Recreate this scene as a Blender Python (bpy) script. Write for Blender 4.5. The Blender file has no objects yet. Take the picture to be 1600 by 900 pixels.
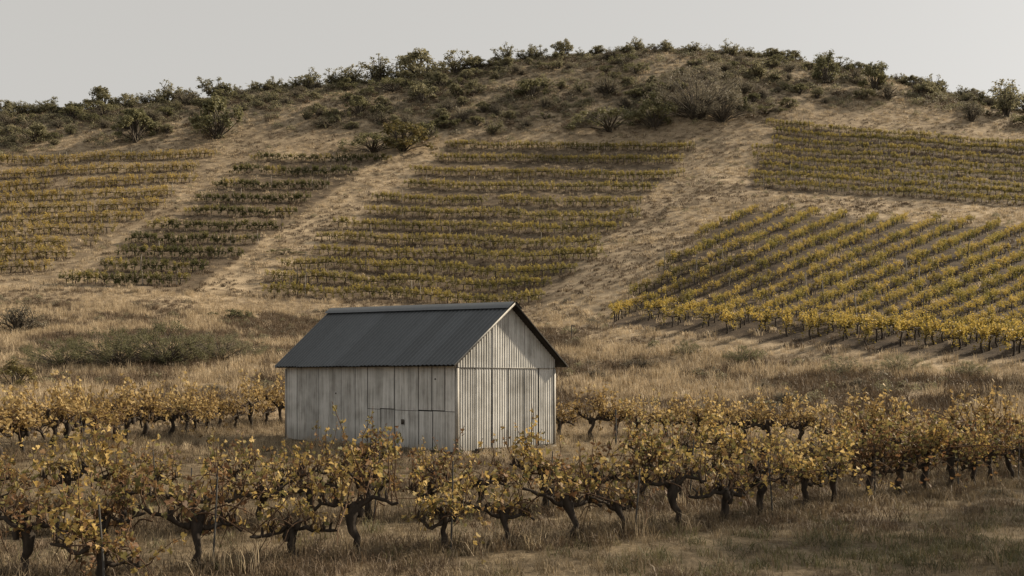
import bpy, math
import numpy as np
from math import radians, pi, sin, cos

# ------------------------------------------------------------------ camera, sky, sun, exposure
SC = bpy.context.scene
COL = SC.collection
RNG = np.random.default_rng(11)
F, HZ, CAMH = 1472.0, 586.6, 2.33            # focal length and horizon row in photo pixels, eye height
cam_data = bpy.data.cameras.new('camera')
cam = bpy.data.objects.new('camera', cam_data)
COL.objects.link(cam)
cam.location = (0, 0, CAMH)
cam.rotation_euler = (pi / 2, 0, 0)
cam_data.sensor_width = 36
cam_data.lens = F / 1600 * 36
cam_data.shift_y = (HZ - 450) / 1600
cam_data.clip_start, cam_data.clip_end = 0.2, 4000
SC.camera = cam

SUN_AZ, SUN_EL = radians(65), radians(32)     # azimuth clockwise from +Y (towards the hill)
world = bpy.data.worlds.new('World')
SC.world = world
world.use_nodes = True
wn, wl = world.node_tree.nodes, world.node_tree.links
wn.clear()
w_out = wn.new('ShaderNodeOutputWorld')
w_bg = wn.new('ShaderNodeBackground')
w_sky = wn.new('ShaderNodeTexSky')
w_sky.sky_type = 'NISHITA'
w_sky.sun_disc = False
w_sky.sun_elevation, w_sky.sun_rotation = SUN_EL, SUN_AZ
w_sky.altitude, w_sky.air_density, w_sky.dust_density, w_sky.ozone_density = 100, 1.0, 3.0, 1.0
w_hs = wn.new('ShaderNodeHueSaturation')
w_hs.inputs['Saturation'].default_value = 0.12
w_mix = wn.new('ShaderNodeMix')
w_mix.data_type = 'RGBA'
w_mix.inputs[0].default_value = 0.75           # thin even overcast over the clear sky
w_mix.inputs[7].default_value = (4.15, 4.01, 3.74, 1)
wl.new(w_sky.outputs[0], w_hs.inputs['Color'])
wl.new(w_hs.outputs[0], w_mix.inputs[6])
wl.new(w_mix.outputs[2], w_bg.inputs['Color'])
w_bg.inputs['Strength'].default_value = 0.1
wl.new(w_bg.outputs[0], w_out.inputs[0])

sun_data = bpy.data.lights.new('sun', 'SUN')
sun_data.energy = 5.0
sun_data.angle = radians(1.5)
sun_data.color = (1.0, 0.85, 0.64)
sun = bpy.data.objects.new('sun', sun_data)
COL.objects.link(sun)
sun.rotation_euler = (pi / 2 - SUN_EL, 0, pi - SUN_AZ)
sun.location = (60, 20, 60)

SC.view_settings.view_transform = 'Standard'
SC.view_settings.look = 'None'
SC.view_settings.exposure = 0.58
SC.view_settings.gamma = 1.0
SC.render.engine = 'CYCLES'
SC.cycles.use_denoising = True
SC.cycles.max_bounces = 6
SC.cycles.diffuse_bounces = 3
SC.cycles.glossy_bounces = 2
SC.cycles.transmission_bounces = 4
SC.cycles.transparent_max_bounces = 4


# ------------------------------------------------------------------ helpers
def tag(o, label=None, cat=None, group=None, kind=None):
    if label: o['label'] = label
    if cat: o['category'] = cat
    if group: o['group'] = group
    if kind: o['kind'] = kind
    return o


def link(o, parent=None):
    COL.objects.link(o)
    if parent: o.parent = parent
    return o


def empty(name, loc=(0, 0, 0), rz=0.0, s=1.0):
    o = bpy.data.objects.new(name, None)
    o.empty_display_size = 0.2
    o.location = loc
    o.rotation_euler = (0, 0, rz)
    o.scale = (s, s, s) if np.isscalar(s) else s
    return link(o)


def mesh_np(name, V, faces, mat=None, rnd=None, smooth=False):
    """V (n,3); faces: list of (m,k) int arrays; rnd: per-face float"""
    me = bpy.data.meshes.new(name)
    V = np.asarray(V, np.float32)
    faces = [np.asarray(f, np.int32) for f in faces if len(f)]
    me.vertices.add(len(V))
    me.vertices.foreach_set('co', V.ravel())
    loops = np.concatenate([f.ravel() for f in faces])
    sizes = np.concatenate([np.full(len(f), f.shape[1], np.int32) for f in faces])
    starts = np.concatenate([[0], np.cumsum(sizes)[:-1]]).astype(np.int32)
    me.loops.add(len(loops))
    me.loops.foreach_set('vertex_index', loops)
    me.polygons.add(len(sizes))
    me.polygons.foreach_set('loop_start', starts)
    if smooth:
        me.polygons.foreach_set('use_smooth', np.ones(len(sizes), bool))
    if rnd is not None:
        a = me.attributes.new('rnd', 'FLOAT', 'FACE')
        a.data.foreach_set('value', np.asarray(rnd, np.float32))
    me.update(calc_edges=True)
    if mat: me.materials.append(mat)
    return me


class MB:
    def __init__(self):
        self.v, self.f, self.r, self.n = [], {}, {}, 0

    def add(self, V, F_, r=0.5):
        V = np.asarray(V, float).reshape(-1, 3)
        F_ = np.asarray(F_, int)
        k = F_.shape[1]
        self.v.append(V)
        self.f.setdefault(k, []).append(F_ + self.n)
        self.r.setdefault(k, []).append(np.broadcast_to(np.asarray(r, float), (len(F_),)))
        self.n += len(V)

    def box(self, x0, x1, y0, y1, z0, z1, r=0.5):
        V = [(x, y, z) for x in (x0, x1) for y in (y0, y1) for z in (z0, z1)]
        self.add(V, [(0, 1, 3, 2), (4, 6, 7, 5), (0, 4, 5, 1), (2, 3, 7, 6), (0, 2, 6, 4), (1, 5, 7, 3)], r)

    def tube(self, P, R, k=6, cap=True, r=0.5):
        P = np.asarray(P, float); R = np.broadcast_to(np.asarray(R, float), (len(P),))
        T = np.gradient(P, axis=0)
        T /= np.linalg.norm(T, axis=1, keepdims=True) + 1e-9
        ref = np.array([0.31, 0.95, 0.05]) if abs(T[0][2]) > .6 else np.array([0.05, 0.1, 0.99])
        A = np.cross(T, ref); A /= np.linalg.norm(A, axis=1, keepdims=True) + 1e-9
        B = np.cross(T, A)
        th = np.arange(k) * 2 * pi / k
        V = P[:, None, :] + R[:, None, None] * (np.cos(th)[None, :, None] * A[:, None, :] + np.sin(th)[None, :, None] * B[:, None, :])
        n = len(P)
        i, j = np.meshgrid(np.arange(n - 1), np.arange(k), indexing='ij')
        a = (i * k + j).ravel(); b = (i * k + (j + 1) % k).ravel()
        self.add(V.reshape(-1, 3), np.stack([a, b, b + k, a + k], 1), r)
        if cap:
            self.add(V[-1], [list(range(k))], r)

    def mesh(self, name, mat, smooth=False):
        fs, rs = [], []
        for k in self.f:
            fs.append(np.concatenate(self.f[k])); rs.append(np.concatenate(self.r[k]))
        return mesh_np(name, np.concatenate(self.v), fs, mat, np.concatenate(rs), smooth)

    def build(self, name, mat, parent=None, smooth=False):
        return link(bpy.data.objects.new(name, self.mesh(name, mat, smooth)), parent)


def vnoise(x, y, seed=0):
    x = np.asarray(x, float); y = np.asarray(y, float)
    xi, yi = np.floor(x).astype(np.int64), np.floor(y).astype(np.int64)
    fx, fy = x - xi, y - yi
    fx = fx * fx * (3 - 2 * fx); fy = fy * fy * (3 - 2 * fy)

    def h(a, b):
        n = (a * 374761393 + b * 668265263 + seed * 974711) & 0x7fffffff
        n = ((n ^ (n >> 13)) * 1274126177) & 0x7fffffff
        return ((n ^ (n >> 16)) & 0xffff) / 65535.0
    return (h(xi, yi) * (1 - fx) + h(xi + 1, yi) * fx) * (1 - fy) + (h(xi, yi + 1) * (1 - fx) + h(xi + 1, yi + 1) * fx) * fy


def fbm(x, y, seed=0, o=3):
    s, a, t = 0, 1.0, 0
    for k in range(o):
        s = s + a * vnoise(x * 2 ** k, y * 2 ** k, seed + k * 7); t += a; a *= .5
    return s / t


# ------------------------------------------------------------------ materials
def new_mat(name):
    m = bpy.data.materials.new(name)
    m.use_nodes = True
    n, l = m.node_tree.nodes, m.node_tree.links
    b = n['Principled BSDF']
    b.inputs['Specular IOR Level'].default_value = 0.25
    return m, n, l, b


def ramp(n, stops, interp='LINEAR'):
    r = n.new('ShaderNodeValToRGB')
    cr = r.color_ramp
    cr.interpolation = interp
    while len(cr.elements) < len(stops): cr.elements.new(0.5)
    for e, (p, c) in zip(cr.elements, stops):
        e.position = p; e.color = (*c, 1)
    return r


def math_node(n, l, op, a, b):
    m = n.new('ShaderNodeMath'); m.operation = op
    for i, v in enumerate((a, b)):
        if isinstance(v, (int, float)): m.inputs[i].default_value = v
        else: l.new(v, m.inputs[i])
    return m.outputs[0]


def leaf_mat(name, stops, trans=0.4, face=0.75, inst=0.35):
    """colour = ramp(per-leaf random + per-plant random); thin leaves let light through"""
    m, n, l, b = new_mat(name)
    at = n.new('ShaderNodeAttribute'); at.attribute_name = 'rnd'
    oi = n.new('ShaderNodeObjectInfo')
    v = math_node(n, l, 'ADD', math_node(n, l, 'MULTIPLY', at.outputs['Fac'], face),
                  math_node(n, l, 'MULTIPLY', oi.outputs['Random'], inst))
    v = math_node(n, l, 'SUBTRACT', v, (face + inst - 1) / 2)
    r = ramp(n, stops)
    l.new(v, r.inputs[0])
    l.new(r.outputs[0], b.inputs['Base Color'])
    b.inputs['Roughness'].default_value = 0.6
    if trans > 0:
        t = n.new('ShaderNodeBsdfTranslucent')
        l.new(r.outputs[0], t.inputs['Color'])
        mx = n.new('ShaderNodeMixShader'); mx.inputs[0].default_value = trans
        l.new(b.outputs[0], mx.inputs[1]); l.new(t.outputs[0], mx.inputs[2])
        l.new(mx.outputs[0], n['Material Output'].inputs[0])
    return m


M = {}
GOLD, OLIVE, RUST, BROWN, PALE = (.42, .255, .065), (.13, .125, .04), (.24, .105, .04), (.12, .07, .035), (.52, .37, .16)
M['vine_front'] = leaf_mat('vine_leaf_front', [(0, (.075, .052, .032)), (.2, (.17, .09, .045)), (.36, (.25, .155, .066)), (.48, (.14, .13, .05)), (.6, (.25, .20, .07)), (.72, (.45, .31, .10)), (1, (.60, .45, .20))], .42, .7, .55)
M['vine_gold'] = leaf_mat('vine_leaf_gold', [(0, (.13, .09, .045)), (.25, (.28, .19, .08)), (.55, (.43, .305, .125)), (.85, (.56, .43, .21)), (1, (.27, .23, .085))])
M['vine_green'] = leaf_mat('vine_leaf_green', [(0, (.06, .064, .026)), (.45, (.10, .102, .035)), (.75, (.17, .155, .05)), (1, (.34, .26, .085))])
M['vine_mixed'] = leaf_mat('vine_leaf_mixed', [(0, (.085, .082, .03)), (.3, (.17, .155, .045)), (.6, (.36, .29, .08)), (.85, (.48, .375, .11)), (1, (.58, .45, .17))])
M['vine_hillgold'] = leaf_mat('vine_leaf_hillgold', [(0, (.12, .11, .04)), (.3, (.26, .21, .06)), (.6, (.46, .34, .085)), (1, (.60, .45, .15))])
M['shrub_olive'] = leaf_mat('shrub_leaf_olive', [(0, (.11, .105, .062)), (.5, (.21, .195, .115)), (1, (.33, .30, .185))], .42)
M['shrub_dark'] = leaf_mat('shrub_leaf_dark', [(0, (.085, .086, .044)), (.5, (.165, .158, .082)), (1, (.28, .255, .14))], .42)
M['shrub_gray'] = leaf_mat('shrub_leaf_gray', [(0, (.10, .087, .063)), (.5, (.185, .163, .115)), (1, (.29, .25, .175))], .3)
M['shrub_gold'] = leaf_mat('shrub_leaf_gold', [(0, (.08, .075, .03)), (.5, (.19, .155, .06)), (1, (.32, .25, .11))], .3)
M['grass_dry'] = leaf_mat('grass_dry', [(0, (.18, .138, .088)), (.35, (.34, .265, .17)), (.7, (.52, .415, .275)), (1, (.62, .51, .35))], .3, .45, .75)
M['grass_dull'] = leaf_mat('grass_dull', [(0, (.075, .057, .036)), (.4, (.145, .112, .07)), (.75, (.25, .195, .122)), (1, (.38, .30, .195))], .3, .5, .7)
M['grass_brown'] = leaf_mat('grass_brown', [(0, (.06, .043, .028)), (.5, (.125, .09, .058)), (1, (.22, .16, .10))], .2, .5, .6)
M['grass_green'] = leaf_mat('grass_green', [(0, (.06, .055, .028)), (.5, (.11, .105, .05)), (1, (.22, .19, .10))], .3, .5, .6)


def bark_mat(name, c0, c1, scale=14):
    m, n, l, b = new_mat(name)
    tc = n.new('ShaderNodeTexCoord'); nz = n.new('ShaderNodeTexNoise')
    nz.inputs['Scale'].default_value = scale; nz.inputs['Detail'].default_value = 6
    mp = n.new('ShaderNodeMapping'); mp.inputs['Scale'].default_value = (1, 1, .25)
    l.new(tc.outputs['Object'], mp.inputs[0]); l.new(mp.outputs[0], nz.inputs['Vector'])
    r = ramp(n, [(.3, c0), (.7, c1)])
    l.new(nz.outputs['Fac'], r.inputs[0]); l.new(r.outputs[0], b.inputs['Base Color'])
    b.inputs['Roughness'].default_value = .9
    bp = n.new('ShaderNodeBump'); bp.inputs['Strength'].default_value = .8; bp.inputs['Distance'].default_value = .02
    l.new(nz.outputs['Fac'], bp.inputs['Height']); l.new(bp.outputs[0], b.inputs['Normal'])
    return m


M['bark'] = bark_mat('vine_bark', (.018, .014, .011), (.06, .047, .036))
M['cane'] = bark_mat('vine_cane', (.05, .032, .02), (.14, .085, .05), 30)
M['stem'] = bark_mat('shrub_stem', (.04, .034, .027), (.11, .094, .075))
M['post'] = bark_mat('weathered_post', (.14, .12, .095), (.38, .34, .28), 10)
M['steel'] = bark_mat('dull_steel', (.04, .04, .038), (.10, .095, .09), 20)
M['sill'] = bark_mat('sill_timber', (.03, .026, .022), (.09, .078, .065), 9)
M['stone'] = bark_mat('footing_stone', (.10, .09, .075), (.24, .215, .18), 8)


def sheet_mat(name, base, dirt, rust, seed, rough=.55):
    """weathered corrugated iron: vertical streaks, blotches, a few rust runs; every sheet differs a little"""
    m, n, l, b = new_mat(name)
    tc = n.new('ShaderNodeTexCoord'); oi = n.new('ShaderNodeObjectInfo')
    def noise(scale3, sc, det=5, rough_=.6):
        mp = n.new('ShaderNodeMapping'); mp.inputs['Scale'].default_value = scale3
        mp.inputs['Location'].default_value = (seed * 3.1, seed * 1.7, seed)
        l.new(tc.outputs['Object'], mp.inputs[0])
        z = n.new('ShaderNodeTexNoise'); z.inputs['Scale'].default_value = sc
        z.inputs['Detail'].default_value = det; z.inputs['Roughness'].default_value = rough_
        l.new(mp.outputs[0], z.inputs['Vector']); return z.outputs['Fac']
    streak = noise((6, 6, .22), 2.2, 6, .65)
    blotch = noise((1, 1, 1), 1.6, 6)
    fine = noise((30, 30, 7), 2.0, 4, .7)
    r1 = ramp(n, [(.38, dirt), (.56, base)])
    l.new(math_node(n, l, 'ADD', math_node(n, l, 'MULTIPLY', streak, .6), math_node(n, l, 'MULTIPLY', blotch, .4)), r1.inputs[0])
    mx = n.new('ShaderNodeMix'); mx.data_type = 'RGBA'
    l.new(r1.outputs[0], mx.inputs[6]); mx.inputs[7].default_value = (*rust, 1)
    rr = ramp(n, [(.60, (0, 0, 0)), (.74, (1, 1, 1))])
    l.new(math_node(n, l, 'ADD', math_node(n, l, 'MULTIPLY', streak, .5), math_node(n, l, 'MULTIPLY', fine, .5)), rr.inputs[0])
    l.new(math_node(n, l, 'MULTIPLY', rr.outputs[0], .75), mx.inputs[0])
    sp = n.new('ShaderNodeSeparateXYZ'); l.new(tc.outputs['Object'], sp.inputs[0])
    mr = n.new('ShaderNodeMapRange'); l.new(sp.outputs['Z'], mr.inputs[0])
    mr.inputs[1].default_value, mr.inputs[2].default_value, mr.inputs[3].default_value, mr.inputs[4].default_value = .05, .65, 1, 0
    st_ = n.new('ShaderNodeMix'); st_.data_type = 'RGBA'
    l.new(mx.outputs[2], st_.inputs[6]); st_.inputs[7].default_value = (*[q * .9 for q in dirt], 1)
    l.new(math_node(n, l, 'MULTIPLY', mr.outputs[0], math_node(n, l, 'MULTIPLY', blotch, 1.2)), st_.inputs[0])
    hs = n.new('ShaderNodeHueSaturation')
    l.new(st_.outputs[2], hs.inputs['Color'])
    l.new(math_node(n, l, 'ADD', math_node(n, l, 'MULTIPLY', oi.outputs['Random'], .32), .84), hs.inputs['Value'])
    l.new(hs.outputs[0], b.inputs['Base Color'])
    b.inputs['Roughness'].default_value = rough
    b.inputs['Metallic'].default_value = .0
    b.inputs['Specular IOR Level'].default_value = .35
    bp = n.new('ShaderNodeBump'); bp.inputs['Strength'].default_value = .25; bp.inputs['Distance'].default_value = .01
    l.new(fine, bp.inputs['Height']); l.new(bp.outputs[0], b.inputs['Normal'])
    return m


M['sheet'] = sheet_mat('weathered_wall_sheet', (.54, .535, .51), (.26, .252, .232), (.11, .088, .066), 1)
M['roof'] = sheet_mat('slate_roof_sheet', (.072, .080, .088), (.060, .067, .074), (.066, .071, .076), 2, .55)
M['trim'] = sheet_mat('pale_trim', (.36, .345, .315), (.2, .19, .17), (.12, .10, .08), 3)
M['lining'] = bark_mat('dark_lining', (.016, .014, .012), (.035, .03, .026), 6)

# ------------------------------------------------------------------ terrain
def world_pt(px, py, D):
    return ((px - 800) / F * D, D, CAMH - (py - HZ) / F * D)


CP = []
for X in (-60, -30, -12, 0, 12, 30, 60):
    for Y in (-60, -20, 4, 12, 20):
        CP.append((X, Y, 0.0))
for q in ((-1.6, 27.7, 0), (-8.2, 34, 0), (1.4, 31, 0), (-5, 37.2, .12), (4, 26, 0), (12, 26, -.05), (-5, 26, 0)):
    CP.append(q)
cols = {
    -350: [(712, 24), (660, 36), (600, 48), (540, 62), (455, 88), (350, 112), (250, 145), (205, 160)],
    0: [(714, 24), (650, 38), (600, 48), (540, 62), (455, 86), (350, 112), (245, 144), (182, 166)],
    220: [(692, 27), (650, 37), (600, 48), (545, 61), (455, 87), (345, 114), (235, 146), (166, 170)],
    420: [(656, 40), (610, 48), (545, 62), (460, 90), (335, 118), (225, 148), (142, 174)],
    800: [(640, 41), (595, 49), (530, 64), (470, 87), (350, 114), (215, 151), (99, 181)],
    1000: [(672, 35), (600, 48), (535, 58), (480, 74), (350, 108), (215, 149), (82, 181)],
    1150: [(660, 38), (600, 47), (545, 55), (500, 62), (400, 82), (310, 114), (200, 147), (84, 179)],
    1350: [(645, 37), (600, 43.5), (565, 49.5), (540, 53), (430, 74), (325, 108), (300, 115), (195, 147), (116, 173)],
    1600: [(650, 34), (612, 39), (572, 46), (548, 49), (500, 56), (345, 98), (312, 110), (228, 139), (176, 160)],
    1950: [(650, 34), (605, 40), (565, 47), (500, 56), (350, 98), (250, 138), (215, 155)],
}
for px, lst in cols.items():
    for py, D in lst:
        CP.append(world_pt(px, py, D))
    x, y, z = world_pt(px, *lst[-1])
    k = x / y
    CP.append((k * (y + 25), y + 25, z + 1.0))
    CP.append((k * (y + 70), y + 70, z - 12))
    CP.append((k * (y + 200), y + 200, z - 34))
for X in (-420, -200, 0, 200, 420):
    CP.append((X, 600, 4)); CP.append((X * 1.0, -120, 0))
for Y, z in ((60, 2), (150, 14), (300, 22)):
    CP.append((-420, Y, z)); CP.append((420, Y, z))
CP = np.array(CP)


def tps_fit(P, lam):
    n = len(P); S = 100.0
    xy = P[:, :2] / S
    d2 = ((xy[:, None] - xy[None]) ** 2).sum(-1)
    K = np.where(d2 > 0, d2 * np.log(d2 + 1e-12) * .5, 0)
    A = np.zeros((n + 3, n + 3)); A[:n, :n] = K + lam * np.eye(n)
    A[:n, n] = 1; A[:n, n + 1:] = xy; A[n, :n] = 1; A[n + 1:, :n] = xy.T
    w = np.linalg.solve(A, np.concatenate([P[:, 2], np.zeros(3)]))

    def ev(X, Y):
        q = np.stack([X.ravel(), Y.ravel()], 1) / S
        out = np.empty(len(q))
        for s in range(0, len(q), 8000):
            qq = q[s:s + 8000]
            e2 = ((qq[:, None] - xy[None]) ** 2).sum(-1)
            out[s:s + 8000] = np.where(e2 > 0, e2 * np.log(e2 + 1e-12) * .5, 0) @ w[:n] + w[n] + qq @ w[n + 1:]
        return out.reshape(X.shape)
    return ev


_ev = tps_fit(CP, 2e-5)


def axis(parts):
    a = [parts[0][0]]
    for lo, hi, st in parts:
        k = max(1, int(round((hi - lo) / st)))
        a += list(lo + (hi - lo) * (np.arange(k) + 1) / k)
    return np.array(a)


GX = axis([(-440, -140, 14), (-140, -34, 2.0), (-34, 34, .7), (34, 140, 2.0), (140, 440, 14)])
GY = axis([(-120, 4, 6), (4, 62, .65), (62, 205, 1.5), (205, 620, 14)])
gx, gy = np.meshgrid(GX, GY)
GZ = _ev(gx, gy)
hillf = np.clip((gy - 38) / 60, 0, 1)
GZ = GZ + (fbm(gx / 9, gy / 9, 3, 3) - .5) * (1.0 * hillf) + (fbm(gx / 1.9, gy / 1.9, 9, 2) - .5) * (.10 + .22 * hillf)
shed_flat = np.clip(1 - (np.hypot(gx + 4, gy - 32) - 8) / 4, 0, 1)
GZ = GZ * (1 - shed_flat * .8)


def height(x, y):
    x = np.asarray(x, float); y = np.asarray(y, float)
    i = np.clip(np.searchsorted(GX, x) - 1, 0, len(GX) - 2)
    j = np.clip(np.searchsorted(GY, y) - 1, 0, len(GY) - 2)
    u = np.clip((x - GX[i]) / (GX[i + 1] - GX[i]), 0, 1); v = np.clip((y - GY[j]) / (GY[j + 1] - GY[j]), 0, 1)
    return (GZ[j, i] * (1 - u) + GZ[j, i + 1] * u) * (1 - v) + (GZ[j + 1, i] * (1 - u) + GZ[j + 1, i + 1] * u) * v


_DS = np.concatenate([np.arange(9, 60, .1), np.arange(60, 260, .25)])


def hit(px, py):
    """first point of the terrain on the sight line through a photo pixel"""
    X = (px - 800) / F * _DS; Z = CAMH - (py - HZ) / F * _DS
    d = height(X, _DS) - Z
    k = np.argmax(d >= 0)
    if d[k] < 0: return None
    return np.array([X[k], _DS[k], height(X[k], _DS[k])])


def to_px(x, y, z):
    return 800 + F * x / y, HZ - F * (z - CAMH) / y


def interp(px, pts):
    a = np.array(pts, float)
    return np.interp(px, a[:, 0], a[:, 1])


# photo-row limits of the belts of the hillside, measured on the ground
SCRUB_LOW = [(-300, 262), (0, 240), (120, 228), (300, 212), (420, 200), (540, 205), (640, 232), (720, 218), (860, 205), (1000, 203), (1100, 190), (1170, 178), (1300, 166), (1450, 178), (1600, 200), (1900, 230)]
BANK_TOP = [(-300, 452), (0, 452), (200, 456), (380, 462), (500, 472), (800, 474), (870, 500), (960, 520), (1100, 528), (1300, 552), (1600, 572), (1900, 590)]
BANK_LOW = [(-300, 640), (0, 640), (440, 640), (860, 660), (1100, 665), (1300, 668), (1600, 690), (1900, 690)]

# ground sheet, with the belts' ground cover colour and painted row shade as vertex data
n0, n1 = GZ.shape
ii, jj = np.meshgrid(np.arange(n0 - 1), np.arange(n1 - 1), indexing='ij')
a = (ii * n1 + jj).ravel()
gm = mesh_np('ground', np.stack([gx.ravel(), gy.ravel(), GZ.ravel()], 1), [np.stack([a, a + 1, a + n1 + 1, a + n1], 1)], smooth=True)
with np.errstate(divide='ignore', invalid='ignore'):
    yy = np.maximum(gy, 6.0)
    PX, PY = to_px(gx, yy, GZ)
belt_scrub = np.clip((interp(PX, SCRUB_LOW) - PY) / 20, 0, 1)
belt_near = np.clip((PY - 655) / 30, 0, 1)
# bare tan tracks: between the vineyard blocks and along the foot of the right-hand one
def strip(pts, w):
    P = np.array([hit(*p)[:2] for p in pts])
    d = np.full(gx.shape, 1e9)
    for p, q in zip(P[:-1], P[1:]):
        t = np.clip(((gx - p[0]) * (q[0] - p[0]) + (gy - p[1]) * (q[1] - p[1])) / ((q - p) @ (q - p)), 0, 1)
        d = np.minimum(d, np.hypot(gx - p[0] - t * (q[0] - p[0]), gy - p[1] - t * (q[1] - p[1])))
    return np.clip(1.4 - d / w, 0, 1)
track = np.maximum.reduce([
    strip([(340, 470), (450, 400), (560, 320), (640, 255)], 3.2),
    strip([(880, 500), (950, 420), (1050, 330), (1110, 250), (1170, 190)], 5.0),
    strip([(870, 510), (980, 523), (1200, 548), (1420, 566), (1640, 582)], 1.4),
    strip([(1130, 308), (1300, 312), (1600, 325)], 2.6),
    strip([(-60, 452), (200, 458), (380, 466)], 2.5),
    strip([(1170, 170), (1300, 172), (1500, 195)], 3.0),
])
def in_poly(RB, A, B):
    m_ = np.zeros(np.shape(A), bool); j_ = len(RB) - 1
    for i_ in range(len(RB)):
        (xi, yi), (xj, yj) = RB[i_], RB[j_]
        m_ ^= ((yi > B) != (yj > B)) & (A < (xj - xi) * (B - yi) / ((yj - yi) or 1e-6) + xi); j_ = i_
    return m_
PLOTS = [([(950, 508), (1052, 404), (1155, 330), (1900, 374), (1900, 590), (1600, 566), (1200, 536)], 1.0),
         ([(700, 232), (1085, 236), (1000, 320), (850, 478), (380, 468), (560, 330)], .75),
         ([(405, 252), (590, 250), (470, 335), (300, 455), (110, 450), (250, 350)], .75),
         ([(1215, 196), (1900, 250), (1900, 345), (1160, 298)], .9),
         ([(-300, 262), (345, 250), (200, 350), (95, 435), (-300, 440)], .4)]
soil_shade = np.zeros(GZ.shape)  # dark tilled soil, with the shade between vine rows painted into its tone
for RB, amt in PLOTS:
    soil_shade = np.maximum(soil_shade, amt * (in_poly(RB, PX, PY) & (gy > 30)))
for nm, arr in (('scrub', belt_scrub), ('near', belt_near), ('track', track), ('soil_shade', soil_shade)):
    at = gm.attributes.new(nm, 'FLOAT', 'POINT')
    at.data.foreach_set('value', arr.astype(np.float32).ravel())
m, n, l, b = new_mat('ground_cover')
M['ground'] = m
tc = n.new('ShaderNodeTexCoord')
def gnoise(sc, det=6, rg=.6):
    z = n.new('ShaderNodeTexNoise'); z.inputs['Scale'].default_value = sc
    z.inputs['Detail'].default_value = det; z.inputs['Roughness'].default_value = rg
    l.new(tc.outputs['Object'], z.inputs['Vector']); return z.outputs['Fac']
def gmix(fac, c0, c1):
    x = n.new('ShaderNodeMix'); x.data_type = 'RGBA'
    for s, v in ((0, fac), (6, c0), (7, c1)):
        if isinstance(v, tuple): x.inputs[s].default_value = (*v, 1)
        else: l.new(v, x.inputs[s])
    return x.outputs[2]
def gattr(nm):
    x = n.new('ShaderNodeAttribute'); x.attribute_name = nm; return x.outputs['Fac']
big, mid, fin = gnoise(.12), gnoise(.9), gnoise(9, 4, .7)
tr = ramp(n, [(.35, (.13, .10, .066)), (.5, (.27, .21, .14)), (.64, (.44, .35, .235))])
l.new(math_node(n, l, 'ADD', math_node(n, l, 'MULTIPLY', big, .45), math_node(n, l, 'MULTIPLY', mid, .55)), tr.inputs[0])
sr = ramp(n, [(.4, (.13, .105, .072)), (.6, (.36, .29, .2))]); l.new(mid, sr.inputs[0])
nr = ramp(n, [(.38, (.085, .066, .044)), (.62, (.19, .15, .098))]); l.new(mid, nr.inputs[0])
kr = ramp(n, [(.38, (.13, .10, .07)), (.47, (.25, .195, .13)), (.62, (.50, .40, .275))]); l.new(math_node(n, l, 'ADD', math_node(n, l, 'MULTIPLY', mid, .45), math_node(n, l, 'MULTIPLY', gnoise(.28), .55)), kr.inputs[0])
c = gmix(gattr('scrub'), tr.outputs[0], sr.outputs[0])
c = gmix(gattr('near'), c, nr.outputs[0])
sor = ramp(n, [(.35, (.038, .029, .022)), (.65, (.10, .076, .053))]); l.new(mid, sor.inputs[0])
c = gmix(gattr('soil_shade'), c, sor.outputs[0])
c = gmix(math_node(n, l, 'MULTIPLY', gattr('track'), .65), c, kr.outputs[0])
fr = ramp(n, [(.3, (.62, .6, .58)), (.7, (1.2, 1.2, 1.2))]); l.new(fin, fr.inputs[0])
x = n.new('ShaderNodeMix'); x.data_type = 'RGBA'; x.blend_type = 'MULTIPLY'; x.inputs[0].default_value = 1
l.new(c, x.inputs[6]); l.new(fr.outputs[0], x.inputs[7])
l.new(x.outputs[2], b.inputs['Base Color'])
b.inputs['Roughness'].default_value = .95; b.inputs['Specular IOR Level'].default_value = .1
bp = n.new('ShaderNodeBump'); bp.inputs['Strength'].default_value = .7; bp.inputs['Distance'].default_value = .06
l.new(fin, bp.inputs['Height']); l.new(bp.outputs[0], b.inputs['Normal'])
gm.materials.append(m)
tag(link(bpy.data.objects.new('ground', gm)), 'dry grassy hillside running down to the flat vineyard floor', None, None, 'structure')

# ------------------------------------------------------------------ the shed
SX, SY, SA = -1.62, 27.725, 0.7697
W, L, WT = 4.314, 9.104, 2.60
shed = empty('corrugated_shed', (SX, SY, 0), pi / 2 - SA)
tag(shed, 'weathered grey corrugated iron shed with dark pitched roof among the vines', 'shed')
EZ, OVX, OVF, OVB = 2.63, .35, .30, .28
RZ0, RZ1 = 4.56, 4.84                      # the old ridge rises a little towards the back


def ridge_z(y): return RZ0 + (RZ1 - RZ0) * (y + OVF) / (L + OVF + OVB)
def roof_z(x, y):
    t = (x + OVX) / (W / 2 + OVX) if x <= W / 2 else (W + OVX - x) / (W / 2 + OVX)
    return EZ + (ridge_z(y) - EZ) * t


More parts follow.
